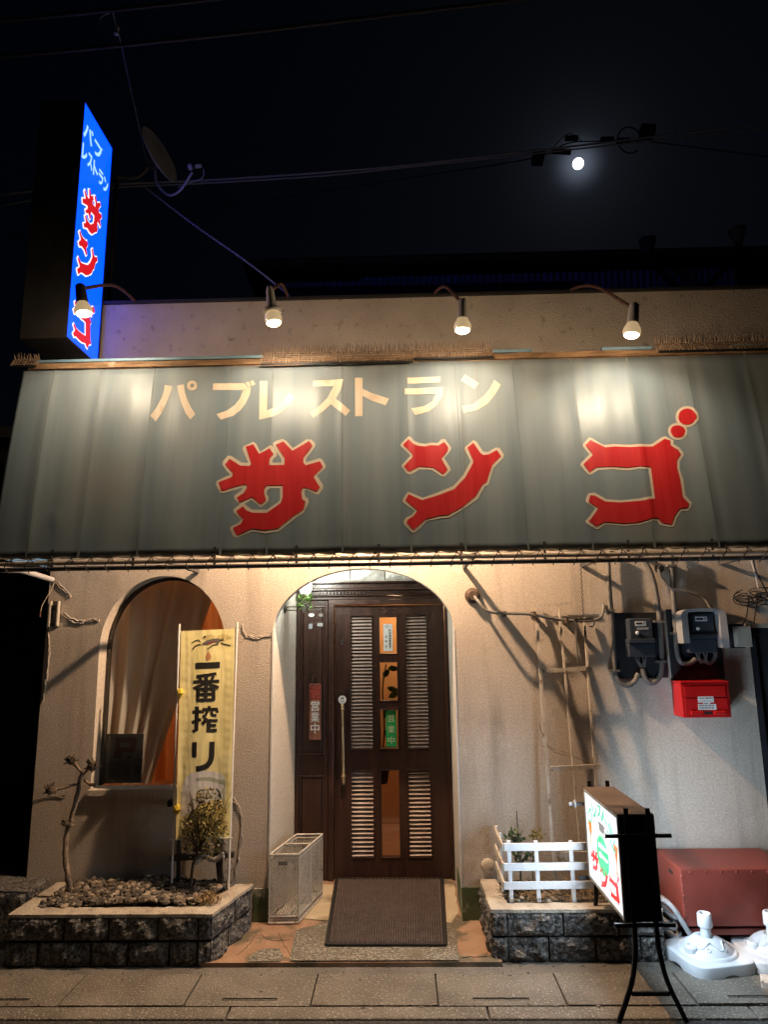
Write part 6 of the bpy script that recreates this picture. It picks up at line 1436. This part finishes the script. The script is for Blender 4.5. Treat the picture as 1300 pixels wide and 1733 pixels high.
def parasol_base(c, rz, label):
    t = thing('parasol_base', c, label, 'parasol base', 'white parasol bases by the red box')
    Rm = Matrix.Rotation(rz, 3, 'Z'); c = V(c); L = lambda x, y, z: c + Rm @ V((x, y, z)) * .85; m = MB(); n = 48; H = .215
    def ring(half, z, rr=.06, notch=0):
        out = []
        for k in range(n):
            th = 2 * math.pi * k / n + .01; e = 5.0; cx, sy = math.cos(th), math.sin(th); s = half / (abs(cx) ** e + abs(sy) ** e) ** (1 / e)
            zz = z
            if notch:
                w = min(abs(abs(cx) - 0) if abs(sy) > abs(cx) else abs(sy), 1); zz = z + notch * max(0, 1 - (w / .28) ** 2)
            out.append(L(s * cx, s * sy, zz))
        return out
    prof = [(H, .0, .020), (H, .010, .018), (H, .058, 0), (H * .985, .066, 0), (H * .95, .070, 0), (H * .90, .071, 0)]; rings = [ring(h, z, notch=k) for h, z, k in prof]
    for r, z in ((.175, .072), (.168, .082), (.160, .085), (.150, .085), (.140, .098), (.115, .124), (.080, .146), (.050, .154), (.044, .146), (.034, .144)):
        rings.append([L(r * math.cos(2 * math.pi * k / n + .01), r * math.sin(2 * math.pi * k / n + .01), z) for k in range(n)])
    vs = [p for r in rings for p in r]; fs = [(j * n + k, j * n + (k + 1) % n, (j + 1) * n + (k + 1) % n, (j + 1) * n + k) for j in range(len(rings) - 1) for k in range(n)] + [tuple(range(n))]
    m.tris(vs, fs); m.build('body', 'plastic_white', t, smooth=True)
    MB().lathe(L(0, 0, .13), [(.026, 0), (.026, .085)], 16).build('stem', 'plastic_white', t, smooth=True)
    st = MB()
    for k in range(14): th = 2 * math.pi * k / 14; st.bar(L(.026 * math.cos(th), .026 * math.sin(th), .14), L(.026 * math.cos(th), .026 * math.sin(th), .212), .005)
    st.build('rib', 'plastic_white', t)['kind'] = 'stuff'
    cp = MB().lathe(L(0, 0, .205), [(.036, 0), (.038, .004), (.036, .06), (.032, .066), (.024, .066), (.022, .045)], 20).build('cap', 'plastic_white', t, smooth=True)
    st = MB()
    for k in range(18): th = 2 * math.pi * k / 18; st.bar(L(.0372 * math.cos(th), .0372 * math.sin(th), .212), L(.036 * math.cos(th), .036 * math.sin(th), .262), .004)
    st.build('grip_rib', 'plastic_white', t)['kind'] = 'stuff'
    MB().lathe(L(-.125, -.03, .08), [(.036, 0), (.034, .028), (.026, .036), (.018, .036), (.016, .032)], 16).build('filler_plug', 'plastic_white', t, smooth=True)
    zs = lambda r: .085 + max(0, (.150 - r)) * 1.0 * .85
    m = MB()                                              # moulded wave on the dome
    pts = []
    for k in range(50):
        th = -2.75 + 2.4 * k / 49; r = .108 + .018 * math.sin(k * .30); z = .101 + (.137 - r) * .98; pts.append(L(r * math.cos(th), r * math.sin(th), z))
    m.tube(pts, .0045, 6); m.build('moulded_wave', 'plastic_white', t, smooth=True)
    for th in (-2.1, -1.25):
        MB().lathe(L(.122 * math.cos(th), .122 * math.sin(th), .112), [(.012, 0), (.012, .006), (.007, .007), (.006, .003)], 14, Rm @ V((math.cos(th) * .7, math.sin(th) * .7, .7))).build('dimple', 'plastic_white', t, smooth=True)
    return t
b1 = G(1200, 1629, 0); parasol_base((b1.x, b1.y, 0), R_(12), 'white plastic parasol base beside the stand sign')
parasol_base((b1.x + .355, b1.y + .015, 0), R_(-6), 'white plastic parasol base cut off by the right edge of the photo')
o = MB().box(G(1291, 1672, 0) + V((0, -.06, .0)), G(1291, 1672, 0) + V((.22, .03, .035)), Matrix.Rotation(R_(-24), 3, 'Z')).build('concrete_piece', 'white_aged', bevel=.006); tag(o, 'pale concrete piece on the ground at the lower right edge', 'concrete block')

# grit, dead leaves and gum on the pavement
rnd = random.Random(77)
def on_pave(r):
    return r.uniform(-2.6, 2.4), r.choice((-.62 + r.gauss(0, .012), -.545 + abs(r.gauss(0, .01)), r.uniform(-1.2, -.56), -.93 + r.gauss(0, .01)))
o = pebbles(420, on_pave, lambda x, y: .001 if y > -.93 else -.006, .0015, .0055, 78).build('grit', 'stone'); o['kind'] = 'stuff'; tag(o, 'fine grit scattered along the pavement joints', 'grit')
m = MB()
for i in range(60):
    x, y = on_pave(rnd); m.prism([V((x + a, y + b, .0005)) for a, b in circ(0, 0, rnd.uniform(.004, .012), rnd.uniform(.003, .009), 9, .15)], (0, 0, .0012))
o = m.build('gum_spots', 'slab_dark'); o['kind'] = 'stuff'; tag(o, 'flattened dark gum spots on the pavement slabs', 'gum')
